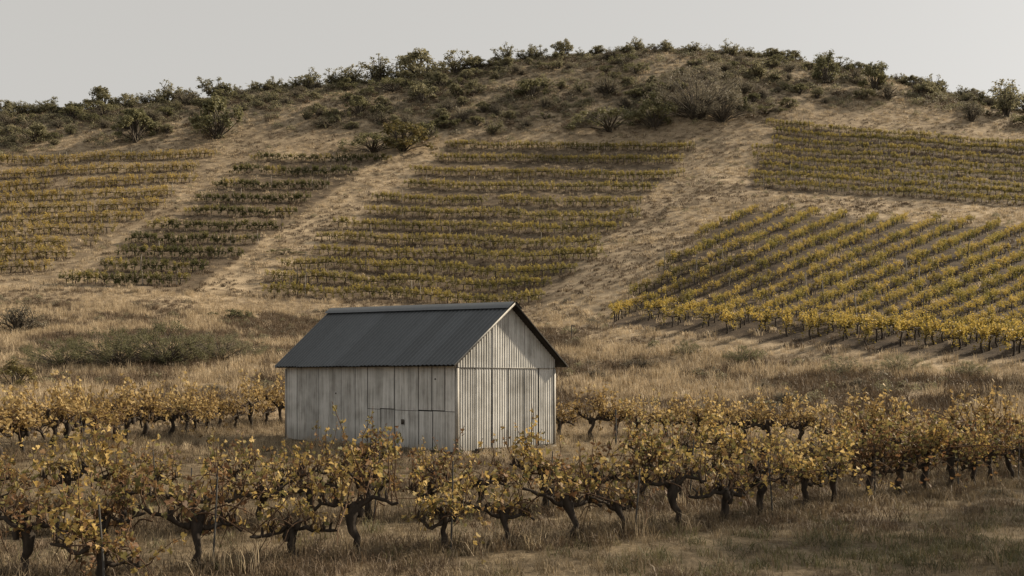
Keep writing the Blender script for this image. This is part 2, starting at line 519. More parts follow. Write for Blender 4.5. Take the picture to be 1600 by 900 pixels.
def sheet(parent, origin, along, normal, width, z0, z1f, pitch, amp, rng, name='corrugated_sheet', mat='sheet', z0f=None):
    """one corrugated wall sheet: wave along 'along', from z0 up to z1f(s)"""
    k = max(8, int(round(width / pitch * 6)))
    s = np.linspace(0, width, k + 1)
    wv = amp * np.cos(2 * pi * s / pitch + rng.uniform(0, 6)) + rng.uniform(-.003, .003)
    o = np.asarray(origin, float); al = np.asarray(along, float); no = np.asarray(normal, float)
    tilt = rng.uniform(-.003, .003)
    bot = np.array([o + al * q + no * (w + tilt) for q, w in zip(s, wv)])
    top = bot.copy()
    jag = rng.uniform(-.02, .012)
    bot[:, 2] = z0 + jag
    zt = np.array([z1f(q) for q in s]); top[:, 2] = zt
    top -= no * tilt * 2
    mid = (bot + top) / 2 + no * rng.uniform(-.003, .003)
    mb = MB()
    V = np.concatenate([bot, mid, top]); q = np.arange(k)
    n_ = k + 1
    mb.add(V, np.concatenate([np.stack([q, q + 1, q + 1 + n_, q + n_], 1), np.stack([q + n_, q + n_ + 1, q + 1 + 2 * n_, q + 2 * n_], 1)]))
    return mb.build(name, M[mat], parent, True)


rs = np.random.default_rng(5)
def wall(name): 
    e = bpy.data.objects.new(name, None); return link(e, shed)


# inner frame (dark, seen only through the joints)
mb = MB()
mb.box(.05, W - .05, .05, L - .05, .12, WT + .02)
lin = mb.build('frame_lining', M['lining'], shed)
for y0, y1 in ((.05, .09), (L - .09, L - .05)):
    mb = MB()
    V = [(0.05, y0, WT), (W - .05, y0, WT), (W - .05, y0, roof_z(W, y0) - .05), (W / 2, y0, ridge_z(y0) - .09), (.05, y0, roof_z(0, y0) - .05)]
    V2 = [(a_, y1, c_) for a_, _, c_ in V]
    mb.add(V + V2, [(0, 1, 2, 3, 4), (9, 8, 7, 6, 5)]); mb.add(V + V2, [(0, 5, 6, 1), (1, 6, 7, 2), (2, 7, 8, 3), (3, 8, 9, 4), (4, 9, 5, 0)])
    mb.build('gable_frame', M['lining'], shed)
# gable wall towards the viewer: six tall door sheets below, shorter sheets above
gw = wall('gable_wall')
edges = np.array([0, .73, 1.44, 2.15, 2.86, 3.55, W])
for i in range(6):
    a0, a1 = edges[i] + .014, edges[i + 1] - .030
    z0 = .10 + (.05 if i == 1 else 0)
    sheet(gw, (a0, -.012, 0), (1, 0, 0), (0, -1, 0), a1 - a0, z0, lambda s: WT - .015, .104, .0095, rs)
ed2 = np.array([0, .72, 1.42, W / 2, 2.86, 3.58, W])
for i in range(6):
    a0, a1 = ed2[i] + .003, ed2[i + 1] - .005
    sheet(gw, (a0, -.026, 0), (1, 0, 0), (0, -1, 0), a1 - a0, WT - .035, lambda s, a0=a0: roof_z(a0 + s, -.02) - .045, .104, .0095, rs)
mb = MB(); mb.box(-.02, W + .02, -.042, -.014, WT - .045, WT - .03); mb.build('cover_strip', M['trim'], gw)
# long wall
lw = wall('long_wall')
ed = [0, .52, 1.1, 1.72, 2.2, 2.9, 3.62, 4.28, 4.95, 5.72, 6.45, 7.05, 7.75, 8.4, L]
for i in range(len(ed) - 1):
    a0, a1 = ed[i] + .004, ed[i + 1] - (.032 if i % 3 == 1 else .014)
    if a1 < 4.9:
        zs = 1.27 + rs.uniform(-.015, .015)
        sheet(lw, (-.012, a0, 0), (0, 1, 0), (-1, 0, 0), a1 - a0, .08, lambda s: zs - .03, .104, .0095, rs)
        sheet(lw, (-.022, a0, 0), (0, 1, 0), (-1, 0, 0), a1 - a0, zs + .0, lambda s: WT + .22, .104, .0095, rs)
    else:
        sheet(lw, (-.014 - .006 * (i % 2), a0, 0), (0, 1, 0), (-1, 0, 0), a1 - a0, .05, lambda s: WT + .22, .104, .0095, rs)
mb = MB(); mb.box(-.04, -.03, 2.40, 2.54, .80, .96); mb.build('patch', M['sill'], lw)
for (y0, y1, z0, z1) in ((.9, .97, 2.2, 2.24), (6.0, 6.05, 1.7, 1.75)):
    mb = MB(); mb.box(-.034, -.026, y0, y1, z0, z1); mb.build('bolt_hole', M['lining'], lw)
# the two walls turned away
rw = wall('far_long_wall')
for i in range(12):
    a0 = L * i / 12 + .004; sheet(rw, (W + .012, a0, 0), (0, 1, 0), (1, 0, 0), L / 12 - .01, .06, lambda s: WT + .22, .104, .0095, rs)
bw = wall('back_gable_wall')
for i in range(6):
    a0 = W * i / 6 + .004
    sheet(bw, (a0, L + .012, 0), (1, 0, 0), (0, 1, 0), W / 6 - .01, .06, lambda s, a0=a0: roof_z(a0 + s, L) - .05, .104, .0095, rs)
# corner trims, sills and footings
for (cx, cy) in ((-.02, -.02), (W + .02, -.02), (-.02, L + .02)):
    mb = MB(); sx = 1 if cx < 0 else -1; sy = 1 if cy < 0 else -1
    z1 = WT - .05
    mb.box(*sorted((cx - sx * .012, cx + sx * .075)), *sorted((cy - sy * .016, cy - sy * .010)), .08, z1)
    mb.box(*sorted((cx - sx * .016, cx - sx * .012)), *sorted((cy - sy * .016, cy + sy * .075)), .08, z1)
    mb.build('corner_trim', M['trim'], shed)
for (x0, x1, y0, y1) in ((.02, W - .02, .0, .10), (.0, .10, .12, L - .12), (.02, W - .02, L - .1, L), (W - .1, W, .12, L - .12)):
    mb = MB(); mb.box(x0, x1, y0, y1, .0, .13); mb.build('sill_beam', M['sill'], shed)
for (fx, fy) in ((.2, -.04), (1.55, -.05), (2.9, -.03), (4.1, -.04), (-.05, 2.2), (-.04, 4.6), (-.05, 7.0), (-.04, 8.8)):
    mb = MB()
    V = np.array([(x_, y_, z_) for x_ in (-.16, .16) for y_ in (-.11, .11) for z_ in (-.1, .085)]) + rs.uniform(-.025, .025, (8, 3))
    mb.add(V + (fx, fy, 0), [(0, 1, 3, 2), (4, 6, 7, 5), (0, 4, 5, 1), (2, 3, 7, 6), (0, 2, 6, 4), (1, 5, 7, 3)])
    mb.build('footing_stone', M['stone'], shed)
# roof: every slope is a row of corrugated sheets on dark purlins, with a ridge cap and verge strips
roof = wall('roof')
RP, RAMP = .19, .020
ycuts = np.linspace(-OVF, L + OVB, 14)
for side in (0, 1):
    for i in range(13):
        y0, y1 = ycuts[i], ycuts[i + 1] + .04
        k = int(round((y1 - y0) / RP * 8))
        ys = np.linspace(y0, y1, k + 1)
        xe = -OVX if side == 0 else W + OVX
        ln = math.hypot(W / 2 + OVX, ridge_z(0) - EZ)
        nx, nz = -(ridge_z(0) - EZ) / ln * (1 if side == 0 else -1), (W / 2 + OVX) / ln
        wv = RAMP * np.cos(2 * pi * ys / RP) + .0025 * (i % 2) + .012
        e_j = rs.uniform(-.012, .012)
        bot = np.stack([xe + nx * wv + (e_j if side == 0 else -e_j), ys, EZ + nz * wv + e_j * .8], 1)
        rz = np.array([ridge_z(v_) for v_ in ys])
        top = np.stack([W / 2 + nx * wv, ys, rz + nz * wv], 1)
        midp = (bot + top) / 2; midp[:, 2] += rs.uniform(-.006, .004)
        mb = MB(); q = np.arange(k); n_ = k + 1
        mb.add(np.concatenate([bot, midp, top]), np.concatenate([np.stack([q, q + 1, q + 1 + n_, q + n_], 1), np.stack([q + n_, q + n_ + 1, q + 1 + 2 * n_, q + 2 * n_], 1)]))
        mb.build('roof_sheet', M['roof'], roof, True)
for side in (0, 1):                                    # under-boards so the slopes have thickness
    mb = MB(); xe = -OVX + .03 if side == 0 else W + OVX - .03
    ys = np.linspace(-OVF + .04, L + OVB - .04, 9); xs = np.linspace(xe, W / 2, 5)
    top = np.array([(x_, y_, roof_z(x_, y_) - .034) for y_ in ys for x_ in xs])
    bot = top - (0, 0, .022)
    q = np.array([(a_ * 5 + b_, a_ * 5 + b_ + 1, a_ * 5 + b_ + 6, a_ * 5 + b_ + 5) for a_ in range(8) for b_ in range(4)])
    mb.add(np.concatenate([top, bot]), np.concatenate([q, q[:, ::-1] + 45]))
    mb.build('under_board', M['lining'], roof)
for y_ in (-.26, L + .22):                              # verge boards
    for side in (0, 1):
        mb = MB(); P = []
        xe = -OVX if side == 0 else W + OVX
        for yy_ in (y_ - .045, y_ - .02):
            for (x_, z_) in ((xe, EZ), (W / 2, ridge_z(y_))):
                P += [(x_, yy_, z_ - .05), (x_, yy_, z_ + .022)]
        mb.add(P, [(0, 4, 6, 2), (1, 3, 7, 5), (0, 1, 5, 4), (2, 6, 7, 3), (0, 2, 3, 1), (4, 5, 7, 6)])
        mb.build('verge_strip', M['trim'] if side == 0 else M['lining'], roof)
cap = []
mb = MB()
for y0, y1 in ((-OVF - .02, 3.0), (2.95, 6.2), (6.15, L + OVB + .02)):
    V = []
    for y_ in (y0, y1):
        rz = ridge_z(y_) + .048 + (.004 if y0 > 2 and y0 < 4 else 0)
        for dx in (-.32, -.06, .06, .32):
            V.append((W / 2 + dx, y_, rz - (abs(dx) - .06) * .80))
    mb.add(V, [(0, 1, 5, 4), (1, 2, 6, 5), (2, 3, 7, 6)])
mb.build('ridge_cap', M['roof'], roof)


# ------------------------------------------------------------------ plants: leaf clouds
LEAF7 = np.array([(0, .08, 0), (-.30, -.06, .10), (-.56, .30, .16), (-.26, .44, .02), (-.36, .78, .10), (0, 1.05, -.16), (.34, .80, .10), (.25, .46, .02), (.55, .28, .16), (.32, -.05, .10)])
LEAF7_F = np.array([(0, 2, 1), (0, 3, 2), (0, 5, 3), (3, 5, 4), (0, 7, 5), (7, 6, 5), (0, 8, 7), (0, 9, 8)])
LEAF4 = np.array([(0, 0, 0), (-.42, .5, .10), (0, 1, -.05), (.42, .5, .10)])
LEAF4_F = np.array([(0, 1, 2), (0, 2, 3)])


def leaves(mb, C, size, rng, nearleaf=False, up=.35, r=None, out=None):
    """leaf faces at centres C with random attitude"""
    C = np.asarray(C, float); n_ = len(C)
    T, TF = (LEAF7, LEAF7_F) if nearleaf else (LEAF4, LEAF4_F)
    N = rng.normal(size=(n_, 3)); N[:, 2] = np.abs(N[:, 2]) * .8 + up
    if out is not None: N = N + out
    N /= np.linalg.norm(N, axis=1, keepdims=True)
    D_ = rng.normal(size=(n_, 3)); D_[:, 2] -= .5
    D_ -= (D_ * N).sum(1, keepdims=True) * N
    D_ /= np.linalg.norm(D_, axis=1, keepdims=True) + 1e-9
    S = np.cross(D_, N)
    sz = np.broadcast_to(size, (n_,)) * rng.uniform(.65, 1.25, n_)
    curl = rng.uniform(-1.0, 2.6, n_)
    V = C[:, None] + sz[:, None, None] * (T[None, :, 0:1] * S[:, None] + (T[None, :, 1:2] - .4) * D_[:, None] + T[None, :, 2:3] * curl[:, None, None] * N[:, None])
    k = len(T)
    Fc = (TF[None] + (np.arange(n_) * k)[:, None, None]).reshape(-1, 3)
    rr = rng.uniform(0, 1, n_) if r is None else r
    mb.add(V.reshape(-1, 3), Fc, np.repeat(rr, len(TF)))


def near_vine(seed, mat, dense=1.0):
    rng = np.random.default_rng(seed)
    zt = rng.uniform(.42, .58)
    tr_ = MB()
    t = np.linspace(0, 1, 9)
    lean = rng.uniform(-.16, .16, 2)
    wob = np.cumsum(rng.normal(0, .024, (9, 2)), 0)
    P = np.stack([lean[0] * t + wob[:, 0], lean[1] * t + wob[:, 1], -.12 + (zt + .12) * t], 1)
    R = .047 + .016 * np.cos(t * 9 + seed) * .6 + .02 * (t > .8) + .02 * (t < .2)
    tr_.tube(P, R, 8)
    for _ in range(3):                                  # knuckles of old wood on the head
        c_ = P[-1] + rng.normal(0, .05, 3)
        q = np.stack([c_ + np.array([0, 0, -.07]), c_, c_ + rng.normal(0, .03, 3) + (0, 0, .07)])
        tr_.tube(q, [.03, .052, .022], 6)
    head = P[-1]
    arms, canes, pts = [], MB(), []
    for sd in (-1, 1):
        am = MB(); ln = rng.uniform(.42, .66)
        t = np.linspace(0, 1, 8)
        w2 = np.cumsum(rng.normal(0, .034, (8, 2)), 0); w2[0] = 0
        A = np.stack([head[0] + sd * ln * t, head[1] + w2[:, 0], head[2] - .03 + .10 * t * rng.uniform(-.6, 1.2) + w2[:, 1] + .04 * np.sin(t * 5 + seed)], 1)
        am.tube(A, (.034 - .016 * t) * (1 + .25 * np.sin(t * 23 + seed)), 7)
        for kx in rng.uniform(.15, 1, 5):               # spurs
            i0 = int(kx * 7); q = A[i0]
            am.tube([q, q + (rng.normal(0, .02), rng.normal(0, .02), .07), q + (rng.normal(0, .03), rng.normal(0, .03), .12)], [.022, .018, .010], 5)
        arms.append(am)
        nc = int(rng.integers(9, 13) * (.35 + .65 * dense))
        for c_ in range(nc):
            s_ = (c_ + rng.uniform(0, 1)) / nc
            base = np.array([np.interp(s_, t, A[:, k_]) for k_ in range(3)])
            h_ = rng.uniform(.36, .90) * (1.35 if rng.uniform() < .2 else 1)
            dx, dy = rng.normal(0, .17), rng.normal(0, .20)
            u_ = np.linspace(0, 1, 7)
            droop = rng.uniform(0, .25) if rng.uniform() < .64 else rng.uniform(.7, 2.3)
            zz = h_ * (u_ - droop * u_ ** 2.4 * .75)
            K = base + np.stack([dx * u_ * (1 + droop) + .03 * np.sin(u_ * 6 + c_), dy * u_ * (1 + droop * 1.2), zz], 1)
            K[1:] += np.cumsum(rng.normal(0, .012, (6, 3)), 0)
            canes.tube(K, .010 - .006 * u_, 4, False)
            if rng.uniform() < .5:
                q_ = K[3]; e_ = q_ + rng.normal(0, .16, 3)
                canes.tube([q_, (q_ + e_) / 2 + rng.normal(0, .03, 3), e_], [.006, .005, .003], 3, False)
                pts += [list(q_ + (e_ - q_) * v_) for v_ in rng.uniform(.2, 1.1, 5)]
            nl = int(rng.integers(12, 27) * dense)
            ul = rng.uniform(.12, 1, nl) ** .8
            for q in ul:
                pts.append([np.interp(q, u_, K[:, k_]) for k_ in range(3)])
    for k in range(7):                                  # leafless old canes hanging and sprawling
        b0 = head + (rng.uniform(-.5, .5), rng.normal(0, .04), rng.uniform(-.02, .08))
        e_ = b0 + (rng.normal(0, .35), rng.normal(0, .25), rng.uniform(-.4, .25))
        u_ = np.linspace(0, 1, 6)
        K = b0 + np.outer(u_, e_ - b0) + np.outer(np.sin(u_ * pi), (0, 0, rng.uniform(.02, .2))) + np.cumsum(rng.normal(0, .018, (6, 3)), 0)
        K[:, 2] = np.maximum(K[:, 2], .02)
        canes.tube(K, .011 - .006 * u_, 4, False)
    pts = np.array(pts)
    pts = pts + rng.normal(0, .045, pts.shape)
    fo = MB()
    hn = (pts[:, 2] - .5) / .9
    r_ = np.clip(rng.uniform(0, 1, len(pts)) * .8 + .22 * hn, 0, 1)
    leaves(fo, pts, .066, rng, True, .25, r_)
    return dict(trunk=tr_.mesh('vine_trunk', M['bark'], True), arms=[q.mesh('vine_arm', M['bark'], True) for q in arms],
                canes=canes.mesh('vine_canes', M['cane'], True), foliage=fo.mesh('vine_foliage', mat))


def far_vine(seed, mat, nleaf=260, ztop=1.35, half=.7, wid=.16, lsz=.105, low=.35):
    """vine of a hillside row: bushy shoots up from the cordon, others hanging nearly to the ground"""
    rng = np.random.default_rng(seed)
    tr_ = MB()
    t = np.linspace(0, 1, 5); w_ = np.cumsum(rng.normal(0, .025, (5, 2)), 0)
    P = np.stack([w_[:, 0], w_[:, 1], -.1 + .65 * t], 1)
    tr_.tube(P, .045 - .012 * t, 5)
    for sd in (-1, 1):
        q = np.stack([P[-1], P[-1] + (sd * .35, 0, .05), P[-1] + (sd * .68, rng.normal(0, .03), .0)])
        tr_.tube(q, [.03, .024, .014], 4)
    nsh = 15
    sx_ = rng.uniform(-half, half, nsh); hang = rng.uniform(size=nsh) < low
    sh = np.where(hang, -rng.uniform(.25, .45, nsh), rng.uniform(.45, 1, nsh) * (ztop - .58))
    dx, dy = rng.normal(0, .13, nsh), rng.normal(0, wid, nsh) * np.where(hang, 1.3, 1)
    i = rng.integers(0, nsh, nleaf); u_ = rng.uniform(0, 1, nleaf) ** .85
    C = np.stack([sx_[i] + dx[i] * u_, dy[i] * u_, .58 + sh[i] * u_], 1) + rng.normal(0, .055, (nleaf, 3))
    C[:, 2] = np.maximum(C[:, 2], .06)
    fo = MB()
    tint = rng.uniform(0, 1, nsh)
    leaves(fo, C, lsz, rng, False, .2, np.clip(rng.uniform(0, 1, nleaf) * .4 + .25 * tint[i] + .35 * np.where(hang[i], 0, u_), 0, 1))  # gold autumn tips; greener bases paint in the hedge's shaded lower half
    return dict(trunk=tr_.mesh('far_vine_trunk', M['bark']), foliage=fo.mesh('far_vine_foliage', mat))


def shrub(seed, mat, kind='round', nleaf=1500):
    """unit-ish shrub: about 1 m high and wide before scaling"""
    rng = np.random.default_rng(seed)
    st, fo = MB(), MB()
    nb = dict(round=34, upright=17, twiggy=40, low=30, dusty=110)[kind]
    C, rad = [], []
    for k in range(nb):
        th = rng.uniform(0, 2 * pi)
        if kind == 'upright':
            sp = rng.uniform(.05, .55); tip = np.array([cos(th) * sp, sin(th) * sp, rng.uniform(.35, 1.0) * (1.08 - sp * .7)])
        elif kind in ('low', 'dusty'):
            sp = rng.uniform(.05, .85) ** .7; tip = np.array([cos(th) * sp, sin(th) * sp, rng.uniform(.2, .75) * (1 - sp * .55)])
        else:
            ph = rng.uniform(0.02, 1) ** .8
            sp = .56 * math.sqrt(max(0.02, 1 - (ph * .98) ** 2)) * rng.uniform(.45, 1.08)
            tip = np.array([cos(th) * sp, sin(th) * sp, .12 + .82 * ph * rng.uniform(.72, 1.06)])
        u_ = np.linspace(0, 1, 5)
        bend = rng.normal(0, .05, 3); bend[2] = abs(bend[2])
        K = np.outer(u_, tip) + np.outer(np.sin(u_ * pi), bend); K[:, :2] += rng.normal(0, .03, 2) * (1 - u_[:, None]); K[0, 2] = -.06
        st.tube(K, (.020 - .014 * u_) * (.4 if kind == 'dusty' else 1), 4, False)
        C.append(tip); rad.append(rng.uniform(.07, .15) * (.62 if kind == 'dusty' else 1) if kind != 'upright' else rng.uniform(.06, .12))
        if kind == 'upright':
            C.append(K[2] + rng.normal(0, .05, 3)); rad.append(rng.uniform(.08, .15))
        if kind in ('upright', 'twiggy'):
            for q in range(2):
                e_ = K[3] + rng.normal(0, .11, 3); e_[2] = max(e_[2], K[2][2])
                st.tube([K[2], (K[2] + e_) / 2 + rng.normal(0, .02, 3), e_], [.009, .007, .004], 3, False)
                C.append(e_); rad.append(rng.uniform(.04, .09))
    C, rad = np.array(C), np.array(rad)
    p = rad ** 2; p /= p.sum()
    i = rng.choice(len(C), nleaf, p=p)
    d = rng.normal(size=(nleaf, 3)); d /= np.linalg.norm(d, axis=1, keepdims=True)
    P = C[i] + d * (rad[i] * rng.uniform(.25, 1.15, nleaf))[:, None]
    P[:, 2] = np.maximum(P[:, 2], .02)
    lsz = dict(round=.060, upright=.055, twiggy=.036, low=.052, dusty=.018)[kind]
    tint = rng.uniform(0, 1, len(C))
    leaves(fo, P, lsz, rng, False, .3, np.clip(.55 * rng.uniform(0, 1, nleaf) + .45 * tint[i], 0, 1), d * .8)
    return dict(stems=st.mesh('shrub_stems', M['stem']), foliage=fo.mesh('shrub_foliage', mat))


ORD = ['first', 'second', 'third', 'fourth', 'fifth', 'sixth', 'seventh', 'eighth', 'ninth', 'tenth', 'eleventh', 'twelfth', 'thirteenth',
       'fourteenth', 'fifteenth', 'sixteenth', 'seventeenth', 'eighteenth', 'nineteenth', 'twentieth', 'twenty-first', 'twenty-second',
       'twenty-third', 'twenty-fourth', 'twenty-fifth', 'twenty-sixth', 'twenty-seventh', 'twenty-eighth', 'twenty-ninth', 'thirtieth',
       'thirty-first', 'thirty-second', 'thirty-third', 'thirty-fourth', 'thirty-fifth', 'thirty-sixth', 'thirty-seventh', 'thirty-eighth']


def place_vine(src, loc, rz, s, label, group, near=True):
    e = empty('grapevine', loc, rz, s)
    tag(e, label, 'vine', group)
    link(bpy.data.objects.new('trunk', src['trunk']), e)
    for am in src.get('arms', ()): link(bpy.data.objects.new('arm', am), e)
    if 'canes' in src: tag(link(bpy.data.objects.new('canes', src['canes']), e), kind='stuff')
    tag(link(bpy.data.objects.new('foliage', src['foliage']), e), kind='stuff')
    return e


def along(pxpts, step, jit=.1, rng=RNG):
    P = np.array([hit(*p)[:2] for p in pxpts])
    seg = np.hypot(*np.diff(P, axis=0).T); s = np.concatenate([[0], np.cumsum(seg)])
    out = []
    q = rng.uniform(0, step)
    while q < s[-1]:
        v_ = q + rng.uniform(-jit, jit)
        x_, y_ = np.interp(v_, s, P[:, 0]), np.interp(v_, s, P[:, 1])
        k = min(len(seg) - 1, max(0, int(np.searchsorted(s, v_) - 1)))
        d_ = P[k + 1] - P[k]
        out.append((x_, y_, math.atan2(d_[1], d_[0])))
        q += step
    return out


V_FRONT = [near_vine(100 + i, M['vine_front'], d_) for i, d_ in enumerate((.55, .78, .42, .62, .85, .5, .7, .46))]
V_GOLD = [near_vine(200 + i, M['vine_gold'], .82) for i in range(6)]
ROWS = [
    ('row at the lower left corner', V_FRONT, [(-80, 968), (60, 958), (200, 948), (330, 940)], 1.15, .74,
     'grapevine cut by the lower frame edge, {} from the left corner', 'vines cut by the lower frame edge'),
    ('nearest row', V_FRONT, [(-70, 908), (100, 901), (330, 893), (545, 870), (850, 852), (1040, 828), (1246, 802), (1373, 782), (1488, 765), (1600, 748), (1680, 740)], 1.0, 1.0,
     'rust and gold grapevine, {} from the left in the row nearest the viewer', 'vines of the nearest row'),
    ('second row', V_FRONT, [(-70, 838), (120, 833), (395, 826), (630, 808), (915, 798), (1100, 780), (1250, 765), (1450, 748), (1600, 736), (1680, 731)], 1.0, 1.02,
     'brown and olive grapevine, {} from the left in the second row, before the shed', 'vines of the second row'),
    ('third row', V_FRONT, [(-70, 794), (150, 788), (330, 782), (480, 774), (640, 768), (700, 764)], 1.35, .92,
     'low brown grapevine, {} from the left in the third row, before the long wall', 'vines of the third row before the long wall'),
    ('third row beyond the gable', V_FRONT, [(985, 752), (1120, 742), (1300, 738), (1450, 732), (1600, 730), (1680, 728)], 1.2, 1.08,
     'gold and olive grapevine, {} from the left in the third row, right of the gable', 'vines of the third row right of the gable'),
    ('left row', V_GOLD, [(-60, 728), (20, 713), (100, 703), (215, 691), (340, 674), (430, 662), (462, 657)], .95, 1.38,
     'golden grapevine, {} from the left in the row running to the shed wall', 'golden vines beside the long wall of the shed'),
    ('right row', V_GOLD, [(862, 687), (980, 686), (1100, 688), (1300, 704), (1450, 715), (1600, 720), (1680, 724)], 1.0, 1.22,
     'golden grapevine, {} from the shed in the row beyond its gable end', 'golden vines beyond the gable end of the shed'),
]
n_ind = 0
NEAR_VINES = []
for nm, src, pts, step, sc, lab, grp in ROWS:
    k = 0
    for (x_, y_, th) in along(pts, step):
        z_ = float(height(x_, y_))
        s_ = sc * RNG.uniform(.82, 1.2)
        place_vine(src[RNG.integers(len(src))], (x_, y_, z_ - .01), th + (pi if RNG.uniform() < .5 else 0) + RNG.normal(0, .08),
                   (s_, s_, s_ * RNG.uniform(.94, 1.08)), lab.format(ORD[k]), grp)
        NEAR_VINES.append((x_, y_, {'third row': 'third row before the long wall', 'left row': 'golden row left of the shed', 'right row': 'golden row beyond the gable'}.get(nm, nm), k)); k += 1; n_ind += 1

mb = MB(); mb.tube([(0, 0, -.2), (.006, .004, .6), (0, 0, 1.25)], [.013, .012, .011], 6)
stake_me = mb.mesh('training_stake', M['steel'])
for k in range(1, len(NEAR_VINES), 3):
    x_, y_, rn, kk = NEAR_VINES[k]
    o = link(bpy.data.objects.new('training_stake', stake_me))
    o.location = (x_ + .09, y_ - .07, float(height(x_, y_))); o.rotation_euler = (RNG.normal(0, .05), RNG.normal(0, .05), 0)
    o.scale = (1, 1, RNG.uniform(.75, 1.1))
    tag(o, 'thin dark stake beside the %s vine of the %s' % (ORD[kk], rn), 'stake', 'thin stakes in the near vine rows')

# ---- hillside blocks
BLOCKS = []        # x, y, rz, scale, palette, block
def add_rows(block, pal, xl, yl, xr, yr, nrow, step, gap=0.0, s0=1.0):
    for i in range(nrow):
        t = i / (nrow - 1)
        p = (xl[0] + (xl[1] - xl[0]) * t + RNG.uniform(-22, 22), yl[0] + (yl[1] - yl[0]) * t)
        q = (xr[0] + (xr[1] - xr[0]) * t + RNG.uniform(-22, 22), yr[0] + (yr[1] - yr[0]) * t)
        mid_ = ((p[0] + q[0]) / 2, (p[1] + q[1]) / 2 + 1.5)
        for (x_, y_, th) in along([p, mid_, q], step, .12):
            if gap and vnoise(x_ / 3.0, y_ / 3.0, 77) < gap: continue
            BLOCKS.append((x_, y_, th, s0 * RNG.uniform(.85, 1.15), pal, block, i))


add_rows('middle', 'mixed', (712, 392), (230, 460), (1088, 852), (234, 470), 12, .88, .10, .98)
add_rows('green', 'greenmix', (410, 118), (252, 444), (590, 300), (252, 446), 10, .95, .12, .96)
add_rows('left', 'leftgold', (-140, -140), (262, 432), (345, 95), (246, 424), 10, .95, .12, 1.0)
add_rows('upper', 'upper', (1215, 1165), (195, 290), (1760, 1800), (244, 335), 8, .85, .03, .88)
poly = np.array([(946, 505), (1050, 400), (1150, 326), (1900, 372), (1900, 590), (1600, 564), (1200, 532)], float)


def inside(px, py):
    c_ = False; j_ = len(poly) - 1
    for i_ in range(len(poly)):
        (xi, yi), (xj, yj) = poly[i_], poly[j_]
        if (yi > py) != (yj > py) and px < (xj - xi) * (py - yi) / (yj - yi) + xi: c_ = not c_
        j_ = i_
    return c_


for k in range(-11, 16):                       # slanting rows, near parallel up the slope
    xb = 1000 + 44 * k
    yb = float(interp(xb, [(746, 487), (946, 505), (1200, 532), (1600, 564), (1700, 571)]))
    wob = RNG.normal(0, 1.0, 60)
    line = [(x_, yb - 1.5 - .45 * (x_ - xb) + wob[i_ // 4]) for i_, x_ in enumerate(np.arange(xb + 2, xb + 900, 7))]
    line = [q for q in line if inside(*q) and q[0] < 1680]
    if len(line) < 3: continue
    for (x_, y_, th) in along(line, .76, .1):
        px, py = to_px(x_, y_, float(height(x_, y_)))
        if px > 1640 or RNG.uniform() < .05: continue
        BLOCKS.append((x_, y_, th, RNG.uniform(.66, .92) + .55 * min(1, max(0, (py - 455 - (px - 1000) * .07) / 55)) ** 2, 'hillgold' if RNG.uniform() < .62 + .5 * (py > 480) else 'mixed', 'right', k))
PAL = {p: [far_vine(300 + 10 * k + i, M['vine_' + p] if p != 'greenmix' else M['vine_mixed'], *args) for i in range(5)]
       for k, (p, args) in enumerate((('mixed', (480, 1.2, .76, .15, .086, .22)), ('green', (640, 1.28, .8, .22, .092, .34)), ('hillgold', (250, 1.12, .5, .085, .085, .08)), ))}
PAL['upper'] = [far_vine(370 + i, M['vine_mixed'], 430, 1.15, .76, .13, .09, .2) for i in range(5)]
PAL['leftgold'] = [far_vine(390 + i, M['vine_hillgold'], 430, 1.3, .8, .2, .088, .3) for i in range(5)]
PAL['greenmix'] = PAL['green'][:3] + PAL['mixed'][:2]
BL = {'right': ('yellow grapevine in the diagonal rows of the right-hand hillside block', 'vines of the diagonal hillside block'),
      'middle': ('yellow-green grapevine in the terraced rows right above the shed roof', 'vines of the middle hillside block'),
      'green': ('dark green grapevine in the short rows left of the middle block', 'vines of the dark green hillside block'),
      'left': ('sparse yellow grapevine on the slope at the left edge', 'vines of the sparse hillside block at the left'),
      'upper': ('green grapevine in the level rows high on the right', 'vines of the upper hillside block')}
BLOCKS = [q for q in BLOCKS if -20 < to_px(q[0], q[1], 0)[0] < 1640]
BLOCKS.sort(key=lambda q: q[1])
N_NEARBLOCK = max(0, 298 - n_ind)
rows_r = sorted({q[6] for q in BLOCKS[:N_NEARBLOCK] if q[5] == 'right'})
nth = {}
for (x_, y_, th, s_, p, bk, rk) in BLOCKS[:N_NEARBLOCK]:      # nearest first, so each row counts from its low end
    v_ = PAL[p][RNG.integers(len(PAL[p]))]
    lab, grp = BL[bk]
    if bk == 'right':
        k = nth[rk] = nth.get(rk, -1) + 1
        lab = '%s grapevine, %s from the low end of the %s diagonal hillside row' % ('yellow' if p == 'hillgold' else 'greenish yellow', ORD[k], ORD[rows_r.index(rk)])
    place_vine(v_, (x_, y_, float(height(x_, y_)) - .02), th, s_ * 1.0, lab, grp)


